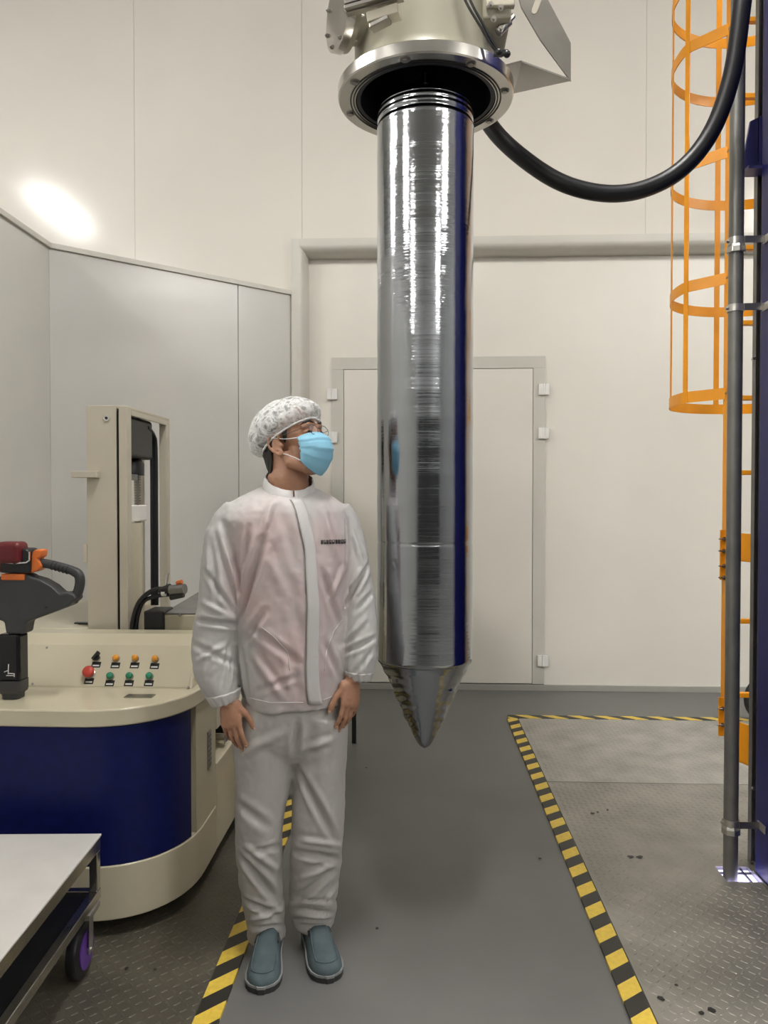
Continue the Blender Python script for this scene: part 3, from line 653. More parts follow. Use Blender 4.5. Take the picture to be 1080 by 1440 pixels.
build(MB().box((-1.10, 2.97, .74), (-1.01, 3.6, .80)), 'cable_tray', 'blackgloss', cart)
# ---- mast
YM0, YM1 = 3.0, 3.53
xl = at(122, 700, YM0).x; xr = at(179, 700, YM0).x; xs0 = at(163.5, 700, YM0).x; xs1 = at(167.5, 700, YM0).x
zt = at(150, 570, YM0).z; zm0 = .74
mast = build(MB().box((xl, YM0, zm0), (xs0, YM0+.012, zt)), 'mast', 'cream2', cart, bevel=.002)
build(MB().box((xs1, YM0-.002, zm0), (xr, YM0+.05, zt-.002)), 'front_post', 'cream2', mast, bevel=.003)
build(MB().box((xl, YM0+.0125, zt-.012), (xr-.001, YM1, zt)), 'top_cap', 'cream2', mast, bevel=.002)
build(MB().box((xr-.035, YM1-.045, zm0), (xr, YM1, zt-.012)), 'rear_post', 'cream2', mast, bevel=.003)
build(MB().box((xl, YM1-.02, zm0), (xl+.045, YM1, zt-.012)), 'rear_post', 'cream2', mast, bevel=.003)
build(MB().box((xs0-.002, YM0+.014, zm0), (xs1+.002, YM0+.03, zt-.02)), 'slot_backing', 'black', mast)
build(MB().box((xr-.006, YM0+.05, zt-.035), (xr, YM1-.045, zt-.012)), 'head_rail', 'cream2', mast, bevel=.002)
build(MB().box((xl+.01, YM0+.04, zt-.20), (xr-.02, YM0+.36, zt-.03)), 'motor_cover', 'black', mast, bevel=.015, seg=3)
build(MB().lathe([(.055, 0), (.055, .05), (.04, .07)], ((xl+xr)/2, YM0+.26, zt-.27), n=28), 'motor', 'black', mast, auto=40)
ysc = YM0+.20; xsc = xr-.07
mb = MB()
for i in range(70):
    z = .98+.0115*i
    mb.box((xsc-.010, YM0+.295, z), (xsc+.010, YM0+.315, z+.007))
mb.box((xsc-.005, YM0+.30, .9), (xsc+.005, YM0+.31, zt-.05)); build(mb, 'chain', 'darksteel', mast)
mb = MB()
for i in range(16): mb.box((xsc-.012-.004*(i % 2), YM0+.06, zt-.62+.026*i), (xsc+.004, YM0+.085, zt-.605+.026*i))
mb.box((xsc-.006, YM0+.065, .9), (xsc-.001, YM0+.08, zt-.1)); build(mb, 'drive_chain', 'black', mast)
zq = at(195, 722, YM0+.15).z
build(MB().box((xl+.02, YM0+.055, zq-.034), (xr-.016, YM0+.27, zq+.034)), 'carriage_block', 'white', mast, bevel=.005)
build(MB().cyl(((xl+xr)/2+.03, YM0+.13, .80), ((xl+xr)/2+.03, YM0+.13, zq-.04), .062, 32), 'cylinder', 'cream', mast, auto=40)
build(MB().cyl(((xl+xr)/2+.05, YM0+.13-.062, zq-.13), ((xl+xr)/2+.05, YM0+.13-.085, zq-.13), .010, 12), 'nipple', 'chrome', mast, auto=40)
build(MB().cyl(((xl+xr)/2, YM0+.13, zq+.03), ((xl+xr)/2, YM0+.13, zt-.2), .022, 20), 'piston_rod', 'steel', mast, auto=40)
build(MB().box((xl+.02, YM0+.08, at(195, 671, YM0+.15).z-.012), (xr-.03, YM0+.20, at(195, 671, YM0+.15).z+.012)), 'guide_bar', 'galv', mast, bevel=.002)
for k_, xo in ((0, .026), (1, .042)):
    build(MB().tube(spline([(xr-xo, YM0+.30, zt-.06), (xr-xo, YM0+.385, zt-.09), (xr-xo, YM0+.41, zt-.16), (xr-xo, YM0+.41, 1.3), (xr-xo, YM0+.41, .95)], 8), .010, 10), 'hydraulic_hose', 'rubber', mast, smooth=True)
build(MB().box((xl-.05, YM0-.03, at(120, 672, YM0).z), (xl+.055, YM0-.001, at(120, 663, YM0).z)), 'stop_arm', 'cream2', mast, bevel=.002)
build(MB().box((xl-.014, YM0-.004, at(120, 792, YM0).z), (xl-.0005, YM0+.03, at(120, 765, YM0).z)), 'side_lug', 'cream2', mast, bevel=.002)
q = at(150, 588, YM0); build(MB().lathe([(.013, 0), (.013, .004), (.007, .004)], (q.x, YM0, q.z), (0, -1, 0), 16), 'bolt', 'chrome', mast, auto=30)
build(MB().cyl((q.x, YM0-.0045, q.z), (q.x, YM0-.006, q.z), .006, 6), 'bolt_socket', 'black', mast)
# cable with plugs behind the console
cb = build(MB().tube(spline([at(185, 896, 2.99), at(187, 872, 2.99), at(195, 848, 2.985), at(210, 833, 2.98), at(226, 828, 2.98), at(240, 832, 2.98)], 8), .0095, 10), 'plug_cable', 'rubber', cart, smooth=True)
build(MB().tube(spline([at(192, 897, 2.995), at(193, 870, 2.995), at(202, 846, 2.99), at(222, 838, 2.985), at(238, 836, 2.985)], 8), .008, 10), 'second_lead', 'rubber', cb, smooth=True)
build(MB().cyl(at(226, 832, 2.975), at(240, 826, 2.965), .016, 14), 'plug', 'black', cb, auto=40)
build(MB().cyl(at(240, 830, 2.965), at(260, 828, 2.95), .020, 14), 'socket', 'galv', cb, auto=40)
build(MB().cyl(at(249, 820, 2.96), at(256, 818, 2.955), .009, 10), 'plug_cap', 'orange', cb, auto=40)
build(MB().cyl(at(228, 834, 2.968), at(233, 834, 2.966), .012, 10), 'plug_ring', 'white', cb, auto=40)
build(MB().cyl(at(240, 840, 2.96), at(258, 836, 2.95), .012, 10), 'plug', 'black', cb, auto=40)
build(MB().cyl(at(234, 822, 2.975), at(236, 806, 2.975), .006, 8), 'hook', 'chrome', cb, auto=40)
mb = MB().box((at(205, 870, 3.0).x, 2.975, .80), (at(233, 870, 3.0).x, 3.10, at(220, 858, 3.0).z)); build(mb, 'junction_box', 'black', cart, bevel=.006)
# ---- tiller with handle head
YT = 2.56; CXp = 21
T = lambda px, py, Y=YT: at(px, py, Y)
xT = T(CXp-3, 900).x; hw = 16.5*YT/F_PX
zdk = ZRIM1; zc1 = T(18, 890).z; zc0 = T(18, 957).z
til = build(MB().box((xT-hw*.97, YT-.03, zc0), (xT+hw*.97, YT+.035, zc1)), 'tiller', 'blackgloss', cart, bevel=.010, seg=4, label='black tiller with grey looped handle')
build(MB().rings([[Vector((xT+math.copysign(abs(math.cos(2*PI*j/32))**.5, math.cos(2*PI*j/32))*hw*s, YT+.002+math.copysign(abs(math.sin(2*PI*j/32))**.5, math.sin(2*PI*j/32))*.04*s, z)) for j in range(32)] for s, z in ((.75, zdk), (.78, zdk+.016), (.98, zdk+.022), (1.03, zdk+.03), (1.03, zc0+.004))]), 'tiller_foot', 'greyplastic', til, auto=40)
def logo(px0, py0, px1, py1): 
    a = T(px0, py0, YT-.0315); b_ = T(px1, py1, YT-.0315); return MB().bar(a, b_, .0015, .0028, up=(0, -1, 0))
mb = MB()
for l in ((12, 934, 11.5, 948), (6, 945, 11, 943), (9, 950, 20, 950), (13, 947, 20, 947.5), (20, 947, 20, 952)):
    a = T(l[0], l[1], YT-.031); b_ = T(l[2], l[3], YT-.031); mb.bar(a, b_, .0022, .0022)
build(mb, 'white_print', 'white', til)
half_ = [(34, 892), (37, 875), (70, 863), (96, 853), (107, 843), (104, 836), (95, 833), (84, 835), (72, 824), (56, 815), (42, 811), (38, 808)]
full = half_+[(2*CXp-x, y_) for x, y_ in half_[::-1]]
mb = MB(); mb.prism([T(x, y_, YT-.03) for x, y_ in full], (0, .065, 0)); hd = build(mb, 'handle_head', 'greyplastic', til, bevel=.008, seg=3); recalc(hd)
for s in (1, -1):
    g = [(54, 791), (70, 793.5), (88, 798), (103, 803), (111, 809), (112.5, 820), (109, 834), (103, 845)]
    g = [T(CXp+s*(x-CXp), y_, YT) for x, y_ in g]
    gp = build(MB().tube(spline(g, 6), [.0155]*19+[.0165]*24, 14), 'grip', 'greyplastic', til, smooth=True)
    for t_ in range(5): 
        a = g[1]+(g[3]-g[1])*(.15+.16*t_); d_ = (g[3]-g[1]).normalized()
        build(MB().cyl(a-d_*.002, a+d_*.002, .0166, 14), 'grip_rib', 'black', gp, auto=40)
    sw = [(43, 788), (45, 776), (50, 772.5), (58, 774), (57, 783), (52, 786), (56, 792), (58, 797), (52, 803), (43, 806)]
    mb = MB(); mb.prism([T(CXp+s*(x-CXp), y_, YT-.025) for x, y_ in sw], (0, .05, 0)); o = build(mb, 'thumb_switch', 'orange', til, bevel=.004); recalc(o)
    q = T(CXp+s*(65-CXp), 854, YT-.031); build(MB().cyl(q, q+Vector((0, -.002, 0)), .004, 10), 'screw', 'black', til)
cap = [(42, 806), (43, 786), (40, 775), (36, 772)]
full = cap+[(2*CXp-x, y_) for x, y_ in cap[::-1]]
mb = MB(); mb.prism([T(x, y_, YT-.035) for x, y_ in full], (0, .075, 0)); o = build(mb, 'head_cap', 'black', til, bevel=.006, seg=3); recalc(o)
mb = MB()
for s in (1, -1):
    for l in ((41.5, 776, 41.5, 788), (41.5, 788, 37, 791), (37, 791, 18, 792.5)):
        mb.bar(T(CXp+s*(l[0]-CXp), l[1], YT-.037), T(CXp+s*(l[2]-CXp), l[3], YT-.037), .004, .0045)
build(mb, 'bright_trim', 'chrome', til)
bnd = MB(); a = T(1, 816, YT-.033); b_ = T(41, 806, YT); bnd.box((a.x, YT-.034, a.z), (b_.x, YT+.04, b_.z)); build(bnd, 'orange_band', 'orange', til, bevel=.004)
a = T(4, 791); b_ = T(38, 761)
build(MB().box((a.x, YT-.055, a.z), (b_.x, YT+.02, b_.z)), 'belly_button', 'red', til, bevel=.018, seg=5)

# ================================================================== WHITE TROLLEY TABLE
R0 = at(143, 1172, 2.30); ZT = R0.z
def floorish(px, py, z): 
    d = at(px, py, 1.0)-Vector((0, 0, CAM_H)); t = (z-CAM_H)/d.z; return Vector((0, 0, CAM_H))+d*t
R1 = floorish(0, 1350, ZT); dv_ = (R1-R0).normalized(); lf = Vector((dv_.y, -dv_.x, 0))
if lf.x > 0: lf = -lf
LT, WT = 1.25, 0.78
rotz = Matrix((( -lf.x, -dv_.x, 0), (-lf.y, -dv_.y, 0), (0, 0, 1)))    # local x -> right, y -> away
def TL(x, y, z): return Vector((R0.x, R0.y, 0)) + Vector((-lf.x, -lf.y, 0))*x + Vector((-dv_.x, -dv_.y, 0))*y + Vector((0, 0, z))
def tbox(x0, y0, z0, x1, y1, z1):
    return MB().hexa([TL(x0, y0, z0), TL(x1, y0, z0), TL(x1, y1, z0), TL(x0, y1, z0), TL(x0, y0, z1), TL(x1, y0, z1), TL(x1, y1, z1), TL(x0, y1, z1)])
tro = thing('trolley_table', TL(-WT/2, -LT/2, 0.006), 'white-topped low steel trolley on purple casters in the lower left corner', 'trolley')
build(tbox(-WT, -LT, ZT-.006, 0, 0, ZT), 'table_top', 'tabletop', tro, bevel=.0015)
rl = ZT-.165
for nm, z0, z1 in (('upper_rail', ZT-.046, ZT-.008), ('lower_rail', rl-.03, rl)):
    build(tbox(-.028, -LT+.003, z0, -.002, -.003, z1), nm, 'steel', tro, bevel=.002)
    build(tbox(-WT+.002, -LT+.003, z0, -WT+.028, -.003, z1), nm, 'steel', tro, bevel=.002)
    build(tbox(-WT+.03, -.03, z0, -.03, -.003, z1), nm, 'steel', tro, bevel=.002)
    build(tbox(-WT+.03, -LT+.003, z0, -.03, -LT+.03, z1), nm, 'steel', tro, bevel=.002)
for x in (-.028, -WT+.003):
    for yy in (-.031, -LT+.004):
        build(tbox(x, yy, rl, x+.025, yy+.027, ZT-.046), 'post', 'steel', tro, bevel=.002)
build(tbox(-WT+.03, -LT+.03, rl-.012, -.03, -.03, rl-.006), 'shelf', 'black', tro)
for x in (-.042, -WT+.042):
    for yy in (-.07, -LT+.07):
        rw = .082; zz = .006+rw
        cw = build(MB().lathe([(.030, -.02), (rw*.72, -.018), (rw*.96, -.014), (rw, -.006), (rw, .006), (rw*.96, .014), (rw*.72, .018), (.030, .02)], TL(x, yy, zz), TL(1, 0, 0)-TL(0, 0, 0), 36), 'caster', 'rubber', tro, auto=40)
        build(MB().lathe([(.02, -.024), (rw*.66, -.022), (rw*.66, .022), (.02, .024)], TL(x, yy, zz), TL(1, 0, 0)-TL(0, 0, 0), 30), 'wheel_disc', 'purple', cw, auto=40)
        mb = MB()
        for s in (-1, 1):
            mb.bar(TL(x+s*.031, yy, zz-.01), TL(x+s*.031, yy+.01, rl-.045), .026, .004, up=TL(1, 0, 0)-TL(0, 0, 0))
        mb.add(tbox(x-.045, yy-.04, rl-.046, x+.045, yy+.045, rl-.03).v, [(0,3,2,1),(4,5,6,7),(0,1,5,4),(1,2,6,5),(2,3,7,6),(3,0,4,7)])
        build(mb, 'fork', 'zinc', cw, bevel=.001)
        build(MB().cyl(TL(x-.036, yy, zz), TL(x+.036, yy, zz), .008, 10), 'axle', 'zinc', cw, auto=40)

# ================================================================== LOW BLACK BENCH behind the person
bn = thing('low_bench', (-.43, 4.0, 0), 'low black metal bench standing behind the person, only its right legs showing', 'bench')
build(MB().box((-.52, 3.5, .36), (-.345, 4.5, .39)), 'seat', 'black', bn, bevel=.004)
for x in (-.505, -.36):
    for yy in (3.56, 4.45): build(MB().box((x-.012, yy-.012, 0), (x+.012, yy+.012, .36)), 'leg', 'black', bn)
# ================================================================== PERSON
def vnoise(P, seed=0):
    P = np.asarray(P, float); I = np.floor(P).astype(np.int64); Fr = P-I; Fr = Fr*Fr*(3-2*Fr)
    def hsh(i, j, k):
        n = (i*73856093) ^ (j*19349663) ^ (k*83492791) ^ (seed*2654435761)
        n = (n ^ (n >> 13))*1274126177 & 0x7fffffff
        return ((n ^ (n >> 16)) & 0xffff)/32767.5-1
    r = 0
    for a in (0, 1):
        for b in (0, 1):
            for c in (0, 1):
                w_ = (Fr[:, 0] if a else 1-Fr[:, 0])*(Fr[:, 1] if b else 1-Fr[:, 1])*(Fr[:, 2] if c else 1-Fr[:, 2])
                r = r + w_*hsh(I[:, 0]+a, I[:, 1]+b, I[:, 2]+c)
    return r
def remesh(mb, voxel, smooth_it, fac=.5):
    me = bpy.data.meshes.new('tmp'); me.from_pydata([tuple(p) for p in mb.v], [], mb.f); me.update()
    o = bpy.data.objects.new('tmp', me); C.objects.link(o)
    import bmesh
    bm = bmesh.new(); bm.from_mesh(me); bmesh.ops.recalc_face_normals(bm, faces=bm.faces); bm.to_mesh(me); bm.free()
    r = o.modifiers.new('r', 'REMESH'); r.mode = 'VOXEL'; r.voxel_size = voxel; r.use_smooth_shade = True
    if smooth_it:
        s = o.modifiers.new('s', 'SMOOTH'); s.factor = fac; s.iterations = smooth_it
    dg = bpy.context.evaluated_depsgraph_get(); dg.update()
    out = bpy.data.meshes.new_from_object(o.evaluated_get(dg))
    bpy.data.objects.remove(o); bpy.data.meshes.remove(me)
    return out
def get_v(me):
    v = np.empty(len(me.vertices)*3); me.vertices.foreach_get('co', v); return v.reshape(-1, 3)
def get_n(me):
    n = np.empty(len(me.vertices)*3); me.vertices.foreach_get('normal', n); return n.reshape(-1, 3)
def set_v(me, v): me.vertices.foreach_set('co', v.ravel()); me.update()
def bvh_of(me):
    v = [tuple(p) for p in get_v(me)]; return BVHTree.FromPolygons(v, [tuple(p.vertices) for p in me.polygons])
def hit(bvh, px, py):
    o_ = Vector((0, 0, CAM_H)); d = (at(px, py, 1.0)-o_).normalized()
    h = bvh.ray_cast(o_, d)
    return (h[0], h[1]) if h[0] is not None else (None, None)
def seg_disp(V, Nn, folds, bvh):
    D = np.zeros(len(V))
    for (a, b, wd, amp) in folds:
        pts = []
        for k in range(9):
            t = k/8; px = a[0]+(b[0]-a[0])*t; py = a[1]+(b[1]-a[1])*t
            if len(a) > 2: px += a[2]*math.sin(PI*t)
            p, _ = hit(bvh, px, py)
            if p is not None: pts.append(np.array(p))
        best = np.full(len(V), 9.0); tt = np.zeros(len(V))
        for k in range(len(pts)-1):
            p, q = pts[k], pts[k+1]; e = q-p; L2 = max(1e-9, e@e)
            s = np.clip(((V-p)@e)/L2, 0, 1); d = np.linalg.norm(V-p-s[:, None]*e, axis=1)
            u = d < best; best[u] = d[u]; tt[u] = (k+s[u])/(len(pts)-1)
        taper = np.sin(PI*np.clip(tt, 0.02, .98))**.6
        D += 1.35*amp*taper*(np.exp(-(best/wd)**2) - .45*np.exp(-((best-2.0*wd)/(wd*.9))**2))
    return D
def finish(me, name, m, parent, label=None):
    V = get_v(me); off = W[parent.name]; V[:, 0] -= off.x; V[:, 1] -= off.y; V[:, 2] -= off.z; set_v(me, V)
    me.name = name; me.materials.clear(); me.materials.append(M[m]); me.polygons.foreach_set('use_smooth', [True]*len(me.polygons))
    o = bpy.data.objects.new(name, me); link(o, parent); W[o.name] = off; tag(o, label); return o

PX0 = at(405, 1350, 2.42).x
per = thing('person', (PX0, 2.42, 0.0), 'person in a white cleanroom suit, hair net and blue mask looking up at the ingot', 'person')
BETA = math.radians(20)
LX = Vector((math.cos(BETA), math.sin(BETA), 0)); FX = Vector((math.sin(BETA), -math.cos(BETA), 0))
def sec(c, a, b, n=36, e=2.4, lx=LX, fx=FX):
    out = []
    for j in range(n):
        t = 2*PI*j/n; cs_, sn = math.cos(t), math.sin(t)
        out.append(c + lx*(a*math.copysign(abs(cs_)**(2/e), cs_)) + fx*(b*math.copysign(abs(sn)**(2/e), sn)))
    return out
def a_from(hw, Y, b): 
    ap = hw*Y/F_PX; return math.sqrt(max(1e-4, ap*ap-(b*math.sin(BETA))**2))/math.cos(BETA)
TILT = {689: .024, 695: .022, 702: .018, 713: .012, 727: .006}
TOR = [(689, 371, 444, .072), (695, 355, 458, .082), (702, 341, 472, .090), (713, 322, 487, .100), (727, 312, 492, .108), (750, 318, 492, .116), (800, 328, 491, .126), (850, 331, 488, .130), (900, 333, 487, .131), (940, 337, 488, .129), (972, 342, 488, .125), (988, 345, 486, .122)]
def torso(shrink, y_end=1003):
    R = []
    for y_, l, r, b in TOR:
        if y_ > y_end: break
        c = at((l+r)/2, y_, 2.42); R.append([p+Vector((0, 0, -TILT.get(y_, 0)*(p-c).dot(FX)/b)) for p in sec(c, a_from((r-l)/2, 2.42, b)-shrink, b-shrink)])
    return R[::-1]
SLL = [(720, 335, 2.385, 22), (735, 323, 2.375, 25), (752, 317, 2.365, 28), (799, 313.5, 2.35, 31.5), (854, 308.5, 2.345, 31), (885, 303, 2.345, 32), (915, 301, 2.34, 32.5), (940, 303, 2.33, 31.5), (960, 308, 2.325, 28), (975, 313, 2.32, 24), (982, 316, 2.318, 20.5)]
SLR = [(716, 474, 2.47, 18), (730, 482, 2.475, 20), (750, 490, 2.475, 20), (785, 498, 2.47, 21.5), (840, 505, 2.455, 23), (896, 508, 2.43, 24.5), (925, 507.5, 2.41, 23.5), (942, 505.5, 2.40, 21.5), (952, 504, 2.395, 18)]
jk = MB(); jk.rings(torso(0))
for SL in (SLL, SLR):
    jk.tube([at(c, y_, Y) for y_, c, Y, h in SL], [h*Y/F_PX for y_, c, Y, h in SL], 28)
me = remesh(jk, .0062, 5)
# ---- wrinkles of the jacket
V = get_v(me); Nn = get_n(me); bv = bvh_of(me)
folds = [((306, 738), (338, 848), .008, .010), ((279, 872), (334, 879), .0075, -.013), ((283, 846), (325, 868), .007, .006), ((286, 800), (330, 862), .007, -.006),
         ((270, 905), (332, 935), .008, -.006), ((296, 760), (306, 850), .008, -.006), ((278, 930), (318, 905), .007, .006), ((290, 955), (296, 915), .006, -.005), ((312, 965), (322, 905), .006, -.006), ((325, 968), (330, 925), .005, .004),
         ((369, 758), (337, 875), .011, -.016), ((383, 704), (369, 756), .009, .009), ((349, 742), (342, 800), .008, -.008), ((345, 905), (372, 858), .009, -.009), ((336, 905), (347, 985), .008, .006),
         ((350, 880), (425, 935), .010, -.006), ((372, 780), (420, 862), .014, .0025), ((355, 920), (400, 985), .010, .007), ((362, 972), (420, 950), .008, -.005), ((395, 715), (418, 800), .012, -.003), ((400, 800), (425, 900), .014, -.003), ((405, 900), (420, 980), .012, -.004),
         ((487, 730), (485, 800), .004, -.008), ((455, 715), (474, 790), .010, .006), ((452, 800), (478, 880), .010, -.007), ((455, 900), (478, 955), .009, -.006), ((462, 850), (482, 800), .008, .005),
         ((487, 850), (520, 792), .007, -.012), ((500, 860), (527, 830), .007, -.007), ((497, 750), (512, 800), .007, .006), ((487, 918), (529, 896), .007, -.009), ((488, 900), (515, 868), .007, .006), ((500, 945), (524, 915), .006, -.006), ((490, 940), (496, 912), .005, .005), ((510, 946), (513, 920), .005, -.004)]
D = seg_disp(V, Nn, folds, bv)
D += .0045*vnoise(V*np.array((16, 16, 6.5)), 3)+.0022*vnoise(V*np.array((38, 38, 22)), 5)+.0010*vnoise(V*80, 6)
set_v(me, V+Nn*D[:, None])
jbv = bvh_of(me)
# jacket cloth: white with a pink garment showing through over the trunk
m, nt, b = nodes_of('white_cleanroom_cloth'); N = nt.nodes; L = nt.links
tc = N.new('ShaderNodeTexCoord'); no = N.new('ShaderNodeTexNoise'); no.inputs['Scale'].default_value = 7; no.inputs['Detail'].default_value = 3; L.new(tc.outputs['Object'], no.inputs['Vector'])
def blob(cx, cz, sx, sz):
    mp = N.new('ShaderNodeMapping'); mp.vector_type = 'POINT'
    mp.inputs['Scale'].default_value = (1/sx, 0.0, 1/sz); mp.inputs['Location'].default_value = (-cx/sx, 0, -cz/sz)
    L.new(tc.outputs['Object'], mp.inputs['Vector'])
    ln = N.new('ShaderNodeVectorMath'); ln.operation = 'LENGTH'; L.new(mp.outputs['Vector'], ln.inputs[0])
    mr = N.new('ShaderNodeMapRange'); mr.interpolation_type = 'SMOOTHSTEP'; mr.inputs['From Min'].default_value = 1.15; mr.inputs['From Max'].default_value = .55
    L.new(ln.outputs['Value'], mr.inputs['Value']); return mr.outputs['Result']
bl = blob(-.03, 1.22, .155, .24); b2_ = blob(.13, 1.19, .085, .26); b3_ = blob(.05, .98, .14, .22)
mx1 = N.new('ShaderNodeMath'); mx1.operation = 'MAXIMUM'; L.new(bl, mx1.inputs[0]); L.new(b2_, mx1.inputs[1])
mx2 = N.new('ShaderNodeMath'); mx2.operation = 'MAXIMUM'; L.new(mx1.outputs[0], mx2.inputs[0]); L.new(b3_, mx2.inputs[1])
mu = N.new('ShaderNodeMath'); mu.operation = 'MULTIPLY'; L.new(mx2.outputs[0], mu.inputs[0])
mrn = N.new('ShaderNodeMapRange'); mrn.inputs['From Min'].default_value = .3; mrn.inputs['From Max'].default_value = .65; mrn.inputs['To Min'].default_value = .35; mrn.inputs['To Max'].default_value = 1.0
L.new(no.outputs['Fac'], mrn.inputs['Value']); L.new(mrn.outputs['Result'], mu.inputs[1])
mx = N.new('ShaderNodeMix'); mx.data_type = 'RGBA'; L.new(mu.outputs[0], mx.inputs['Factor'])
mx.inputs['A'].default_value = (.52, .505, .495, 1); mx.inputs['B'].default_value = (.56, .415, .41, 1)
L.new(mx.outputs['Result'], b.inputs['Base Color']); b.inputs['Roughness'].default_value = .5
wv = N.new('ShaderNodeTexWave'); wv.inputs['Scale'].default_value = 55; wv.bands_direction = 'X'; L.new(tc.outputs['Object'], wv.inputs['Vector'])
bp = N.new('ShaderNodeBump'); bp.inputs['Strength'].default_value = .05; bp.inputs['Distance'].default_value = .001; L.new(wv.outputs['Fac'], bp.inputs['Height']); L.new(bp.outputs['Normal'], b.inputs['Normal'])
M['jacket'] = m
M['cloth'] = mat('white_cuff_cloth', (.59, .57, .56), .55, var=.03, scale=10)
jacket = finish(me, 'jacket', 'jacket', per)
# ---- placket
def strip(rows, lift, nx=6):
    mb = MB(); n = 0; G = []
    for (l, r, y_) in rows:
        row = []
        for i in range(nx):
            p, nn = hit(jbv, l+(r-l)*i/(nx-1), y_)
            if p is None: p, nn = hit(jbv, l+(r-l)*max(0, i-1)/(nx-1), y_-4)
            row.append(p+nn*lift)
        G.append(row)
    for it in range(2):
        for i in range(1, len(G)-1):
            for j in range(nx): G[i][j] = (G[i-1][j]+G[i][j]*2+G[i+1][j])/4
    v = [p for r in G for p in r]
    f = [(i*nx+j, i*nx+j+1, (i+1)*nx+j+1, (i+1)*nx+j) for i in range(len(G)-1) for j in range(nx-1)]
    return mb.add(v, f)
key = [(703, 409, 424), (715, 415, 431), (771, 428, 443), (854, 432, 448), (938, 430, 447), (975, 431, 449), (990, 434, 453)]
rows = []
for k in range(46):
    y_ = 703+287*k/45
    for q in range(len(key)-1):
        if key[q][0] <= y_ <= key[q+1][0]:
            t = (y_-key[q][0])/(key[q+1][0]-key[q][0]); rows.append((key[q][1]+(key[q+1][1]-key[q][1])*t, key[q][2]+(key[q+1][2]-key[q][2])*t, y_)); break
pk = build(strip(rows, .0028), 'placket', 'cloth', jacket, smooth=True)
so = pk.modifiers.new('s', 'SOLIDIFY'); so.thickness = .0034; so.offset = -1
zp = [hit(jbv, l-1.5, y_) for l, r, y_ in rows]
build(MB().tube([p+n_*.0012 for p, n_ in zp], .0011, 6), 'zip', 'alu', jacket, smooth=True)  # its grey also stands in for the shadow line beside the placket
# seams: armholes, pockets, hem
def seam_line(pts, r, name, mm, lift=.0008, n=14):
    P = []
    for (a, b_) in zip(pts[:-1], pts[1:]):
        for k in range(n):
            p, nn = hit(jbv, a[0]+(b_[0]-a[0])*k/n, a[1]+(b_[1]-a[1])*k/n)
            if p is not None: P.append(p+nn*lift)
    build(MB().tube(P, r, 6), name, mm, jacket, smooth=True)
seam_line([(368, 882), (386, 896), (404, 916), (408, 945)], .0016, 'pocket_edge', 'cloth')
seam_line([(481, 872), (470, 886), (459, 915), (456, 945)], .0016, 'pocket_edge', 'cloth')
seam_line([(348, 981), (380, 988), (430, 988)], .0014, 'hem_stitch', 'cloth')
seam_line([(453, 985), (482, 974)], .0014, 'hem_stitch', 'cloth')
# ---- chest print: a row of small black characters
pr = MB(); GX0, GX1 = 451.0, 487.0; ng = 9
for g in range(ng):
    gx = GX0+(GX1-GX0)*g/ng; rng = random.Random(g)
    for (x0, x1, y0, y1) in ((0, 3.2, -2.9, -2.0), (0, 3.2, .2, 1.1), (0, 3.2, 2.2, 3.0), (0.0, .9, -2.9, 3.0), (2.3, 3.2, -2.9, 3.0), (1.2, 2.0, -2.9 if rng.random() > .4 else 0, 3.0)):
        q = []
        for (x, y_) in ((x0, y0), (x1, y0), (x1, y1), (x0, y1)):
            p, nn = hit(jbv, gx+x, 762.5+y_-.03*(gx-GX0)); q.append(p+nn*.0016)
        pr.add(q, [(0, 1, 2, 3)])
ob = build(pr, 'chest_print', 'print', jacket, label='row of small black characters')
# ---- collar
cc = at(407, 690, 2.435); R0_, R1_, R2_, R3_ = [], [], [], []; na = 64; G = []
gap = .035
for i in range(na+1):
    t = -PI/2 + gap + (2*PI-2*gap)*i/na          # opening at the front (-90 deg = front)
    dirv = LX*math.cos(t) - FX*math.sin(t)*1.0
    fr = (1-math.sin(t))/2                        # 1 at front, 0 at back
    zt_ = at(407, 656, 2.435).z*(1-fr)+at(407, 690, 2.435).z*fr
    zb_ = at(407, 688, 2.435).z*(1-fr)+at(407, 712, 2.435).z*fr
    wob = .0018*math.sin(9*t)+.0012*math.sin(17*t)
    rt = .0755+wob; rb = .088+wob
    lat = LX*math.cos(t); dep = -FX*math.sin(t)
    def P_(r, z): return cc*1.0 + lat*r + dep*(r*.98) + Vector((0, 0, z-cc.z))
    G.append([P_(rb, zb_), P_(rb*.6+rt*.4, zb_*.5+zt_*.5), P_(rt, zt_), P_(rt-.003, zt_), P_(rb*.6+rt*.4-.003, zb_*.5+zt_*.5), P_(rb-.003, zb_)])
mb = MB(); mb.rings(G); co = build(mb, 'collar', 'cloth', jacket, smooth=True); recalc(co)
# ---- gathered cuffs
for (cx, y0, y1, Y, h0, h1, tilt) in ((314, 972, 987, 2.318, 25, 18.5, -.012), (504.5, 944, 956, 2.395, 21, 16.5, .004)):
    G = []; nn_ = 72
    for k in range(9):
        t = k/8; y_ = y0+(y1-y0)*t; r = (h0+(h1-h0)*t**1.2)*Y/F_PX
        c = at(cx+ (3 if cx < 400 else -1)*t, y_, Y)
        G.append([c + LX*(r*(1+.05*t*math.sin(15*a_+k*.25)+.03*math.sin(23*a_))*math.cos(a_)) + FX*(r*.92*(1+.05*t*math.sin(15*a_+k*.25))*math.sin(a_)) + Vector((0, 0, tilt*math.cos(a_+PI)+.0015*math.sin(11*a_))) for a_ in [2*PI*j/nn_ for j in range(nn_)]])
    mb = MB().rings(G[::-1]); build(mb, 'cuff', 'cloth', jacket, smooth=True)

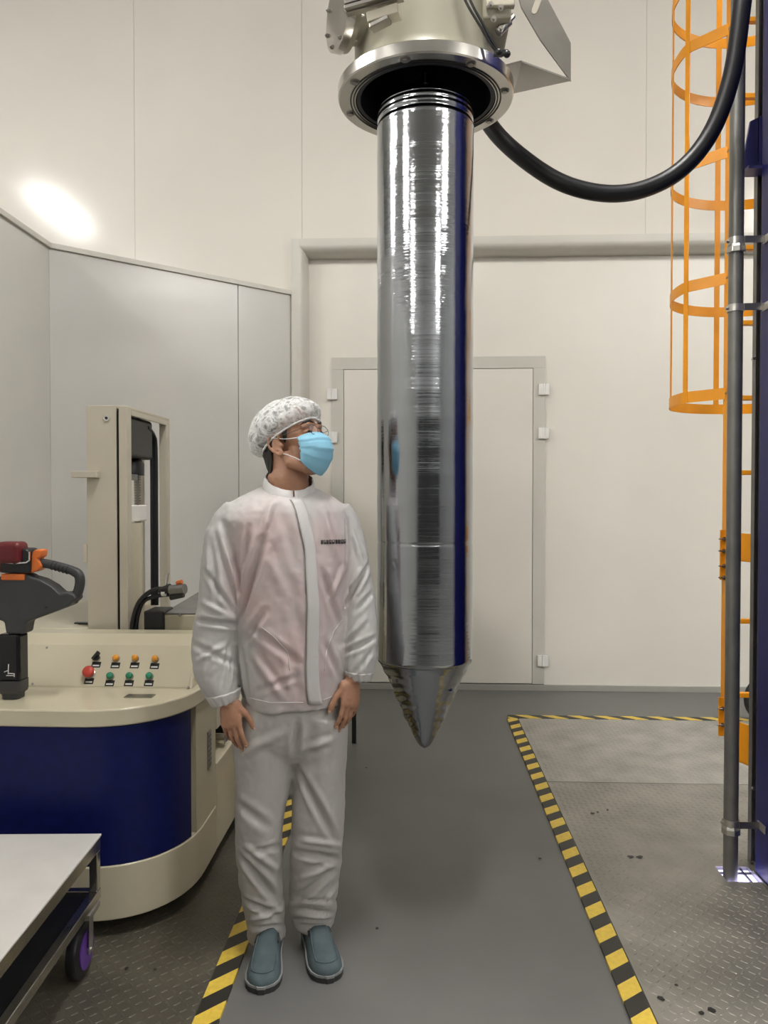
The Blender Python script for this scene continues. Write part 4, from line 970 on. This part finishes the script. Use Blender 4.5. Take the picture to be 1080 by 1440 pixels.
# ---- trousers
LGL = [(1000, 374, 44, 2.41, .105), (1035, 371, 44, 2.40, .100), (1060, 370, 42.5, 2.395, .094), (1115, 368.5, 38.5, 2.39, .084), (1150, 365, 35, 2.385, .078), (1183, 363.5, 33, 2.385, .075), (1225, 366, 31, 2.39, .072), (1265, 368.5, 30.5, 2.40, .070), (1300, 373, 28.5, 2.405, .066), (1317, 375, 26.5, 2.405, .062)]
LGR = [(1000, 447, 41, 2.43, .105), (1035, 450, 38.5, 2.43, .100), (1060, 450, 37.5, 2.43, .094), (1115, 447.5, 37.5, 2.425, .086), (1150, 446.5, 37, 2.42, .082), (1183, 446, 36.5, 2.42, .080), (1225, 443, 35, 2.425, .076), (1265, 440.5, 33, 2.435, .073), (1285, 440.5, 32.5, 2.44, .070), (1300, 441, 30, 2.44, .066)]
tp = MB()
WST = [(960, 348, 483, .105), (1000, 338, 487, .110), (1030, 331, 488, .108), (1046, 345, 476, .095), (1062, 372, 446, .07), (1072, 395, 426, .045)]
tp.rings([sec(at((l+r)/2, y_, 2.42), a_from((r-l)/2, 2.42, b_), b_) for y_, l, r, b_ in WST][::-1])
for LG in (LGL, LGR):
    tp.rings([sec(at(c, y_, Y), h*Y/F_PX, b_, 30, 2.1) for y_, c, h, Y, b_ in LG][::-1])
me = remesh(tp, .0062, 9)
V = get_v(me); Nn = get_n(me); bv = bvh_of(me)
folds = [((418, 1080), (474, 1186), .010, -.010), ((414, 1196), (478, 1210), .010, -.013), ((420, 1180), (480, 1190), .008, .007), ((416, 1265), (470, 1225), .010, -.010), ((425, 1235), (470, 1215), .009, .008), ((452, 1275), (474, 1245), .007, .006),
         ((331, 1196), (390, 1266), .010, -.013), ((345, 1190), (392, 1225), .009, .008), ((334, 1130), (380, 1165), .012, -.006), ((352, 1200), (396, 1190), .008, -.006), ((340, 1265), (398, 1290), .008, -.010), ((345, 1295), (405, 1278), .007, .008), ((345, 1306), (400, 1302), .006, -.007),
         ((410, 1278), (470, 1284), .007, -.010), ((412, 1268), (470, 1272), .006, .007), ((412, 1293), (468, 1292), .005, -.006), ((414, 1060), (420, 1015), .010, -.012), ((425, 1055), (470, 1040), .010, .006), ((340, 1060), (400, 1030), .012, .005)]
D = seg_disp(V, Nn, folds, bv)
low = np.clip((.34-V[:, 2])/.24, 0, 1)
D += .004*vnoise(V*np.array((14, 14, 7)), 11)+.002*vnoise(V*np.array((34, 34, 26)), 12)+.006*low*vnoise(V*np.array((13, 13, 42)), 13)+.001*vnoise(V*85, 14)
set_v(me, V+Nn*D[:, None])
finish(me, 'trousers', 'trousers', per)

# ---- head frame
PHI = math.radians(66); TH = math.radians(20)
F0 = Vector((math.sin(PHI), -math.cos(PHI), 0)); HF = F0*math.cos(TH)+Vector((0, 0, math.sin(TH)))
HR = F0.cross(Vector((0, 0, 1))).normalized(); HU = HR.cross(HF).normalized()
HSC = 1.05
HC = at(392, 628, 2.36) - HR*(.076*HSC)
HB = Matrix((HF, HR, HU)).transposed()
def H(x, y_, z): return HC + HB @ Vector((x, y_, z))*HSC
bd = MB()
def hb(c, r, n=24, m_=16): bd.ball(H(*c), Vector(r)*HSC, n, m_, HB)
hb((-.004, 0, .050), (.096, .075, .080)); hb((.040, 0, .025), (.054, .062, .072)); hb((.030, 0, -.03), (.052, .058, .055))
hb((.046, 0, -.058), (.042, .046, .044)); hb((.064, 0, -.088), (.019, .022, .017))
for s in (-1, 1):
    bd.tube([H(.002, s*.056, -.02), H(.008, s*.056, -.050), H(.045, s*.042, -.078), H(.064, s*.012, -.090)], [.018, .020, .020, .016], 14)
    hb((.064, s*.044, -.006), (.022, .020, .017)); hb((.079, s*.031, .016), (.013, .016, .012), 16, 10)
    bd.tube([H(.076, s*.052, .032), H(.090, s*.034, .038), H(.094, s*.012, .034)], [.009, .010, .008], 10)
    # ear
    e = [(.010, .018), (.010, .030), (-.002, .038), (-.017, .033), (-.024, .018), (-.022, .000), (-.012, -.016), (-.002, -.027), (.006, -.024), (.006, -.014)]
    bd.tube([H(x, s*(.079+.010*max(0, -x)/.024), z) for x, z in spline([(a_, b_, 0) for a_, b_ in e], 4) and [(p.x, p.y) for p in spline([(a_, b_, 0) for a_, b_ in e], 4)]], .0042, 8)
    bd.ball(H(-.006, s*.076, .004), Vector((.017, .006, .030))*HSC, 16, 10, HB)
    bd.tube([H(-.004, s*.082, .022), H(-.013, s*.084, .010), H(-.010, s*.083, -.006), H(.002, s*.080, -.012)], .0036, 8)
    hb((.001, s*.078, -.022), (.008, .006, .009), 12, 8); hb((.009, s*.074, 0), (.006, .008, .008), 12, 8)
bd.tube([H(.088, 0, .030), H(.096, 0, .008), H(.105, 0, -.018), H(.102, 0, -.026)], [.009, .010, .0115, .011], 14)
for s in (-1, 1): hb((.097, s*.012, -.022), (.010, .008, .008), 12, 8)
hb((.092, 0, -.056), (.012, .022, .010), 14, 8)
nb = at(407, 706, 2.445)
bd.tube([nb, at(406, 690, 2.44), at(405, 672, 2.435), H(-.034, 0, -.060), H(-.036, 0, -.025), H(-.026, 0, .01)], [.072, .066, .065, .062, .058, .058], 28)
# trunk and limbs inside the clothes
bd.rings(torso(.020, 985)); bd.rings([sec(at((l+r)/2, y_, 2.42), a_from((r-l)/2, 2.42, b_)-.02, b_-.02) for y_, l, r, b_ in WST][::-1])
for LG in (LGL, LGR):
    pts = [at(c, y_, Y) for y_, c, h, Y, b_ in LG]; rr = [min(h*Y/F_PX, b_)*(.80 if i < 5 else .72) for i, (y_, c, h, Y, b_) in enumerate(LG)]
    pts.append(pts[-1]+Vector((0, .02, -.045))); rr.append(.027); bd.tube(pts, rr, 20)
for SL, wr in ((SLL, at(320, 992, 2.312)), (SLR, at(497, 958, 2.385))):
    pts = [at(c, y_, Y) for y_, c, Y, h in SL[:-2]]; n_ = len(pts)
    rr = [min(.050-.018*i/(n_-1), SL[i][3]*SL[i][2]/F_PX*.72) for i in range(n_)]
    bd.tube(pts+[wr+Vector((0, 0, .03)), wr], rr+[.027, .0255], 18)
# ---- hands: palm, four fingers and a thumb leaving the side of the palm
NAILS = []
def hand(wr, D, T, N_, S, curls, spread, thumb):
    D = D.normalized(); T = (T-D*T.dot(D)).normalized(); Nb = (N_-D*N_.dot(D)-T*N_.dot(T)).normalized()
    R = []
    for s, hw_, th_ in ((-.012, .024, .0195), (.012, .028, .019), (.040, .037, .0165), (.068, .0405, .0145), (.088, .0395, .0125), (.097, .034, .009)):
        c = wr+D*s*S+T*(.002*S)
        R.append([c+T*(hw_*S*math.copysign(abs(math.cos(a_))**.8, math.cos(a_)))+Nb*(th_*S*math.copysign(abs(math.sin(a_))**.9, math.sin(a_))) for a_ in [2*PI*j/28 for j in range(28)]])
    bd.rings(R)
    bd.ball(wr+D*.035*S+T*.028*S-Nb*.006*S, Vector((.022, .016, .030))*S, 16, 10, Matrix((T, Nb, D)).transposed())
    base = [(.0305, .086), (.0105, .092), (-.0100, .088), (-.0290, .080)]; lens = [(.043, .025, .021), (.047, .029, .022), (.043, .027, .021), (.033, .020, .019)]; rad = [.0090, .0093, .0088, .0078]
    for i in range(4):
        p = wr+D*base[i][1]*S*.93+T*base[i][0]*S+Nb*.001
        pts = [p-D*.02*S, p]; rr = [rad[i]*S*1.02, rad[i]*S*1.05]; ang = curls[i][0]; sp_ = spread[i]
        for k in range(3):
            dr = D*math.cos(ang)-Nb*math.sin(ang)+T*sp_; dr.normalize()
            pts += [pts[-1]+dr*lens[i][k]*S*.5, pts[-1]+dr*lens[i][k]*S]; f_ = (1, .93, .84)[k]*S; rr += [rad[i]*f_*.93, rad[i]*f_*.96]
            if k < 2: ang += curls[i][1+k]
        pts.append(pts[-1]+dr*.005*S); rr.append(rad[i]*.55*S)
        bd.tube(pts, rr, 14); NAILS.append((pts[-2], dr, Nb*math.cos(ang)+D*math.sin(ang), rad[i]*S))
    p = wr+D*.030*S+T*.030*S-Nb*.004*S
    d1_, d2_, d3_ = [(D*a+T*b_+Nb*c).normalized() for a, b_, c in thumb]
    pts = [p-d1_*.012*S, p, p+d1_*.020*S, p+d1_*.040*S, p+d1_*.040*S+d2_*.016*S, p+d1_*.040*S+d2_*.031*S, p+d1_*.040*S+d2_*.031*S+d3_*.013*S, p+d1_*.040*S+d2_*.031*S+d3_*.025*S, p+d1_*.040*S+d2_*.031*S+d3_*.029*S]
    bd.tube(pts, [r*S for r in (.014, .0150, .0125, .0115, .0105, .0108, .0105, .0085, .005)], 14)
    NAILS.append((pts[-2], d3_, (Nb*.6+T*.6).normalized(), .009*S))
wl_ = at(320, 983, 2.312); fl_ = at(329, 1046, 2.29)
hand(wl_, fl_-wl_, Vector((.90, -.25, .05)), Vector((-.10, -1, 0)), .90, [(.10, .28, .28), (.14, .32, .30), (.20, .36, .32), (.26, .40, .32)], (.02, .0, -.02, -.05), ((.75, .62, -.22), (.93, .34, -.25), (.98, .10, -.30)))
wr_ = at(496, 954, 2.385); fr_ = at(489, 1028, 2.35)
hand(wr_, fr_-wr_, Vector((-.70, -.70, 0)), Vector((.70, -.70, 0)), .92, [(.12, .30, .28), (.16, .34, .30), (.20, .38, .32), (.24, .42, .32)], (.03, .0, -.02, -.04), ((.80, .55, -.22), (.94, .30, -.25), (.98, .08, -.30)))
me = remesh(bd, .0029, 4, .45)
V = get_v(me); Nn = get_n(me)
set_v(me, V+Nn*(.0006*vnoise(V*120, 21))[:, None])
body = finish(me, 'body', 'skin', per)
M['nail'] = mat('fingernail', (.50, .30, .22), .3, var=.03)
for (p, d_, n_, r) in NAILS:
    d_ = d_.normalized(); n_ = (n_-d_*n_.dot(d_)).normalized(); x_ = d_.cross(n_)
    mb = MB().ball(p+n_*r*.80-d_*.001, Vector((r*.62, r*.28, .0062)), 12, 7, Matrix((x_, n_, d_)).transposed()); build(mb, 'fingernail', 'nail', body, smooth=True)
# ---- hair, eyes, brows
ta = math.radians(38); pax = Vector((-math.sin(ta), 0, math.cos(ta))); e1 = Vector((math.cos(ta), 0, math.sin(ta)))
def shell(c, rad, umax, pax, e1, nu, nv_, fn=None):
    G = []
    for i in range(nu):
        row = []
        for j in range(nv_):
            a_ = 2*PI*j/nv_; u = (umax(a_) if callable(umax) else umax)*(i+.4)/(nu-.6); d_ = pax*math.cos(u)+(e1*math.cos(a_)+Vector((0, 1, 0))*math.sin(a_))*math.sin(u)
            q = Vector((d_.x*rad[0], d_.y*rad[1], d_.z*rad[2]))
            if fn: q = q*fn(u, a_, i/(nu-1))
            row.append(H(c[0]+q.x, c[1]+q.y, c[2]+q.z))
        G.append(row)
    return G
mb = MB().rings(shell((-.007, 0, .048), (.0985, .0785, .0840), (lambda a: math.radians(93+38*max(0, -math.cos(a))**1.3-12*max(0, math.cos(a)))), pax, e1, 26, 60, lambda u, a, t: 1+.006*math.sin(31*a)*math.sin(9*u)))
hair = build(mb, 'hair', 'hair', per, smooth=True)
mb = MB(); nA, nT = 30, 14; G = []
for i in range(nT):
    t = i/(nT-1); c_ = (HC + HB @ Vector((-.037, 0, .012))*HSC).lerp(HC + HB @ Vector((-.034, 0, -.066))*HSC, t); span = math.radians(88-34*t**2)
    G.append([c_ + (HF*(-math.cos(span*(2*j/nA-1))) + HR*math.sin(span*(2*j/nA-1)))*((.0610+.0012*math.sin(40*j/nA+9*t))*HSC) for j in range(nA+1)])
mb.add([p for r in G for p in r], [(i*(nA+1)+j, i*(nA+1)+j+1, (i+1)*(nA+1)+j+1, (i+1)*(nA+1)+j) for i in range(nT-1) for j in range(nA)])
nh = build(mb, 'nape_hair', 'hair', hair, smooth=True); so = nh.modifiers.new('s', 'SOLIDIFY'); so.thickness = .004; so.offset = 0
for s in (-1, 1):
    build(MB().tube([H(.030, s*.064, .046), H(.025, s*.0665, .028), H(.019, s*.068, .006)], [.010, .0075, .003], 10), 'sideburn', 'hair', hair, smooth=True)
    build(MB().tube([H(.101, s*.016, .0405), H(.0995, s*.030, .0455), H(.089, s*.048, .043), H(.080, s*.056, .037)], [.0022, .0036, .0032, .0012], 8), 'eyebrow', 'hair', per, smooth=True)
    M.setdefault('eye', mat('dark_eye', (.02, .014, .012), .15))
    build(MB().ball(H(.0905, s*.031, .0155), Vector((.0045, .0125, .0034))*HSC, 16, 9, HB), 'eye', 'eye', per, smooth=True)
    build(MB().tube([H(.0905, s*.018, .016), H(.0948, s*.030, .0205), H(.086, s*.045, .0150)], [.0012, .0020, .0012], 8), 'eyelid', 'skin', per, smooth=True)
# ---- bouffant cap
m, nt, b = nodes_of('hairnet_nonwoven'); N = nt.nodes; L = nt.links
out = N['Material Output']; b.inputs['Base Color'].default_value = (.72, .72, .71, 1); b.inputs['Roughness'].default_value = .6
tc = N.new('ShaderNodeTexCoord'); vo = N.new('ShaderNodeTexVoronoi'); vo.feature = 'DISTANCE_TO_EDGE'; vo.inputs['Scale'].default_value = 27
nz_ = N.new('ShaderNodeTexNoise'); nz_.inputs['Scale'].default_value = 16; nz_.inputs['Detail'].default_value = 5; L.new(tc.outputs['Object'], nz_.inputs['Vector'])
mxv = N.new('ShaderNodeMix'); mxv.data_type = 'VECTOR'; mxv.inputs['Factor'].default_value = .20; L.new(tc.outputs['Object'], mxv.inputs['A']); L.new(nz_.outputs['Color'], mxv.inputs['B']); L.new(mxv.outputs['Result'], vo.inputs['Vector'])
mr = N.new('ShaderNodeMapRange'); mr.inputs['From Min'].default_value = 0; mr.inputs['From Max'].default_value = .30; mr.inputs['To Min'].default_value = .98; mr.inputs['To Max'].default_value = .36; L.new(vo.outputs['Distance'], mr.inputs['Value'])
mr2 = N.new('ShaderNodeMapRange'); mr2.inputs['From Min'].default_value = .35; mr2.inputs['From Max'].default_value = .7; mr2.inputs['To Min'].default_value = .80; mr2.inputs['To Max'].default_value = 1.05; L.new(nz_.outputs['Fac'], mr2.inputs['Value'])
mm_ = N.new('ShaderNodeMath'); mm_.operation = 'MULTIPLY'; mm_.use_clamp = True; L.new(mr.outputs['Result'], mm_.inputs[0]); L.new(mr2.outputs['Result'], mm_.inputs[1])
L.new(mm_.outputs[0], b.inputs['Alpha'])
bp = N.new('ShaderNodeBump'); bp.inputs['Strength'].default_value = .6; bp.inputs['Distance'].default_value = .006; L.new(nz_.outputs['Fac'], bp.inputs['Height']); L.new(bp.outputs['Normal'], b.inputs['Normal'])
M['cap'] = m
tb = math.radians(16); pax = Vector((-math.sin(tb), 0, math.cos(tb))); e1 = Vector((math.cos(tb), 0, math.sin(tb)))
rngc = np.random.default_rng(4)
def capfn(u, a, t):
    g = max(0, t-.45)/.55
    r = 1+.020*math.sin(26*a+3*math.sin(2*a))*g+.012*math.sin(9*a+5*u)*math.sin(6*u)+.010*math.sin(5*a-7*u)
    r *= 1+.07*max(0, math.cos(a))**3*math.exp(-((t-.72)/.25)**2) + .05*max(0, -math.cos(a))*math.exp(-((t-.75)/.3)**2)
    if t > .82: r *= 1-.16*((t-.82)/.18)**1.6
    return r
G = shell((-.004, 0, .052), (.124, .098, .102), math.radians(104), pax, e1, 40, 140, capfn)
capo = build(MB().rings(G, cap=False), 'hair_net', 'cap', per, smooth=True, label='crinkled translucent white hair net')
M['band'] = mat('elastic_band', (.8, .8, .79), .7, bump=.3, bscale=300)
build(MB().tube([p for p in G[-1]], .0034, 8, closed=True), 'elastic_band', 'band', capo, smooth=True)
# ---- mask
nu_, nv_ = 41, 33
cp = [(0, (.1025, .010)), (.14, (.116, -.005)), (.3, (.124, -.028)), (.5, (.119, -.056)), (.72, (.101, -.084)), (.9, (.077, -.104)), (1.0, (.061, -.112))]
def cprof(v_):
    for (a, p), (b_, q) in zip(cp[:-1], cp[1:]):
        if a <= v_ <= b_: t = (v_-a)/(b_-a); return p[0]+(q[0]-p[0])*t, p[1]+(q[1]-p[1])*t
G = []
for i in range(nu_):
    u_ = -1+2*i/(nu_-1); row = []
    for j in range(nv_):
        v_ = j/(nv_-1); cx_, cz_ = cprof(v_); k_ = abs(u_)**1.7
        sx, sz = .066+.004*math.sin(PI*v_)-.012*v_, .002+(-.066)*v_
        x = cx_*(1-k_)+sx*k_; z = cz_*(1-k_)+sz*k_
        yw = (.072 if v_ < .6 else .072-.020*((v_-.6)/.4)*(1-k_))
        y_ = yw*math.sin(u_*PI/2*.92)/math.sin(PI/2*.92)
        pl_ = .0048*(((v_*4.2+.12*u_*u_) % 1.0)-.5)*(1 if .12 < v_ < .92 else 0) + .0012*math.sin(14*v_+5*u_)*abs(u_)
        row.append(H(x+pl_, y_, z))
    G.append(row)
v = [p for r in G for p in r]; f = [(i*nv_+j, i*nv_+j+1, (i+1)*nv_+j+1, (i+1)*nv_+j) for i in range(nu_-1) for j in range(nv_-1)]
mk = build(MB().add(v, f), 'face_mask', 'mask', per, smooth=True, label='pale blue pleated surgical mask'); recalc(mk)
so = mk.modifiers.new('s', 'SOLIDIFY'); so.thickness = .0018; so.offset = 0
for s, row in ((1, G[-1]), (-1, G[0])):
    build(MB().tube(spline([row[0], H(.030, s*.074, .012), H(.008, s*.080, .022), H(-.010, s*.086, .030)], 6), .0013, 6), 'ear_loop', 'band', mk, smooth=True)
    build(MB().tube(spline([row[-1], H(.034, s*.070, -.046), H(.014, s*.075, -.030), H(-.004, s*.080, -.020)], 6), .0013, 6), 'ear_loop', 'band', mk, smooth=True)
# ---- glasses
m, nt, b = nodes_of('thin_lens'); N = nt.nodes; L = nt.links
b.inputs['Base Color'].default_value = (.9, .92, .93, 1); b.inputs['Roughness'].default_value = .05; b.inputs['Alpha'].default_value = .10
M['lens'] = m
M['wire'] = mat('spectacle_wire', (.10, .09, .085), .3, metal=.8)
gl = None
for s in (1, -1):
    ring = [H(.105-.10*(abs(s*.032+.0225*math.cos(a_)))**1.2*.6, s*.032+.0225*math.cos(a_), .016+.016*math.sin(a_)) for a_ in [2*PI*j/36 for j in range(36)]]
    o = build(MB().tube(ring, .0010, 6, closed=True), 'glasses' if gl is None else 'rim', 'wire', per if gl is None else gl, smooth=True)
    if gl is None: gl = o
    build(MB().add(ring, [tuple(range(36))]), 'lens', 'lens', gl)
    build(MB().tube([H(.1035, s*.055, .021), H(.096, s*.066, .022), H(.04, s*.077, .024), H(-.005, s*.082, .030)], .0010, 6), 'temple', 'wire', gl, smooth=True)
build(MB().tube([H(.107, .010, .018), H(.1115, 0, .021), H(.107, -.010, .018)], .0010, 6), 'bridge', 'wire', gl, smooth=True)

# ---- shoes
def shoe(heel, toe):
    fd = (toe-heel); fd.z = 0; Ls = fd.length; fd.normalize(); sd = Vector((-fd.y, fd.x, 0)); z0 = .0006
    wid = [(0, .020), (.03, .029), (.08, .0345), (.2, .0375), (.35, .0380), (.5, .0425), (.65, .0490), (.78, .0510), (.88, .0455), (.95, .0335), (.985, .019), (1.0, .006)]
    hgt = [(0, .050), (.03, .070), (.08, .082), (.2, .092), (.35, .098), (.5, .092), (.62, .078), (.75, .062), (.86, .053), (.93, .047), (.98, .038), (1.0, .028)]
    ip = lambda tab, t: float(np.interp(t, [a for a, _ in tab], [b_ for _, b_ in tab]))
    side = .004
    def pt(t, a_, lift=0, exp=.62):
        w_ = ip(wid, t); h_ = ip(hgt, t)-.022
        cs_, sn = math.cos(a_), math.sin(a_)
        return heel+fd*(t*Ls)+sd*((w_+lift)*math.copysign(abs(cs_)**exp, cs_)*(1-.10*sn))+Vector((0, 0, z0+.022+(h_+lift)*max(0, sn)**.85))
    ts = [0, .01, .03, .06, .1, .16, .22, .3, .38, .46, .54, .62, .7, .77, .83, .88, .92, .95, .97, .985, .995, 1.0]
    mb = MB(); mb.rings([[pt(t, PI*j/24) for j in range(25)]+[heel+fd*(t*Ls)+Vector((0, 0, z0+.018))] for t in ts])
    so_ = build(mb, 'shoe', 'shoe', per, smooth=True, label='slate blue canvas slip-on shoe'); recalc(so_)
    out_ = [(t, 1) for t in ts]+[(t, -1) for t in ts[::-1]]
    def ol(ex): return [heel+fd*(t*Ls+(ex if t > .5 else -ex)*(1 if t in (0, 1.0) else 0))+sd*(s_*(ip(wid, t)+ex)) for t, s_ in out_]
    mb = MB(); mb.prism([p+Vector((0, 0, z0)) for p in ol(.003)], (0, 0, .016)); o = build(mb, 'sole', 'shoesole', so_, auto=40); recalc(o)
    mb = MB(); mb.prism([p+Vector((0, 0, z0+.016)) for p in ol(.0045)], (0, 0, .007)); o = build(mb, 'welt', 'welt', so_, auto=40); recalc(o)
    path = [pt(t, math.radians(52), .001) for t in np.linspace(.42, .86, 14)]
    path += [pt(.86+.06*math.sin(PI*k/10), math.radians(52+76*k/10), .001) for k in range(1, 10)]
    path += [pt(t, math.radians(128), .001) for t in np.linspace(.86, .42, 14)]
    build(MB().tube(path, .0022, 6), 'toe_seam', 'shoe', so_, smooth=True)
    for sgn in (42, 138):
        P = [pt(t, math.radians(sgn), .0012) for t in np.linspace(.36, .50, 6)]
        build(MB().tube(P, .004, 6), 'elastic_gore', 'shoesole', so_, smooth=True)
fl0 = lambda px, py: floorish(px, py, 0.0)
t1 = fl0(367, 1399); shoe(Vector((-.466, t1.y+.275, 0)), Vector((t1.x, t1.y, 0)))
t2 = fl0(464, 1383); shoe(Vector((-.345, t2.y+.262, 0)), Vector((t2.x, t2.y, 0)))
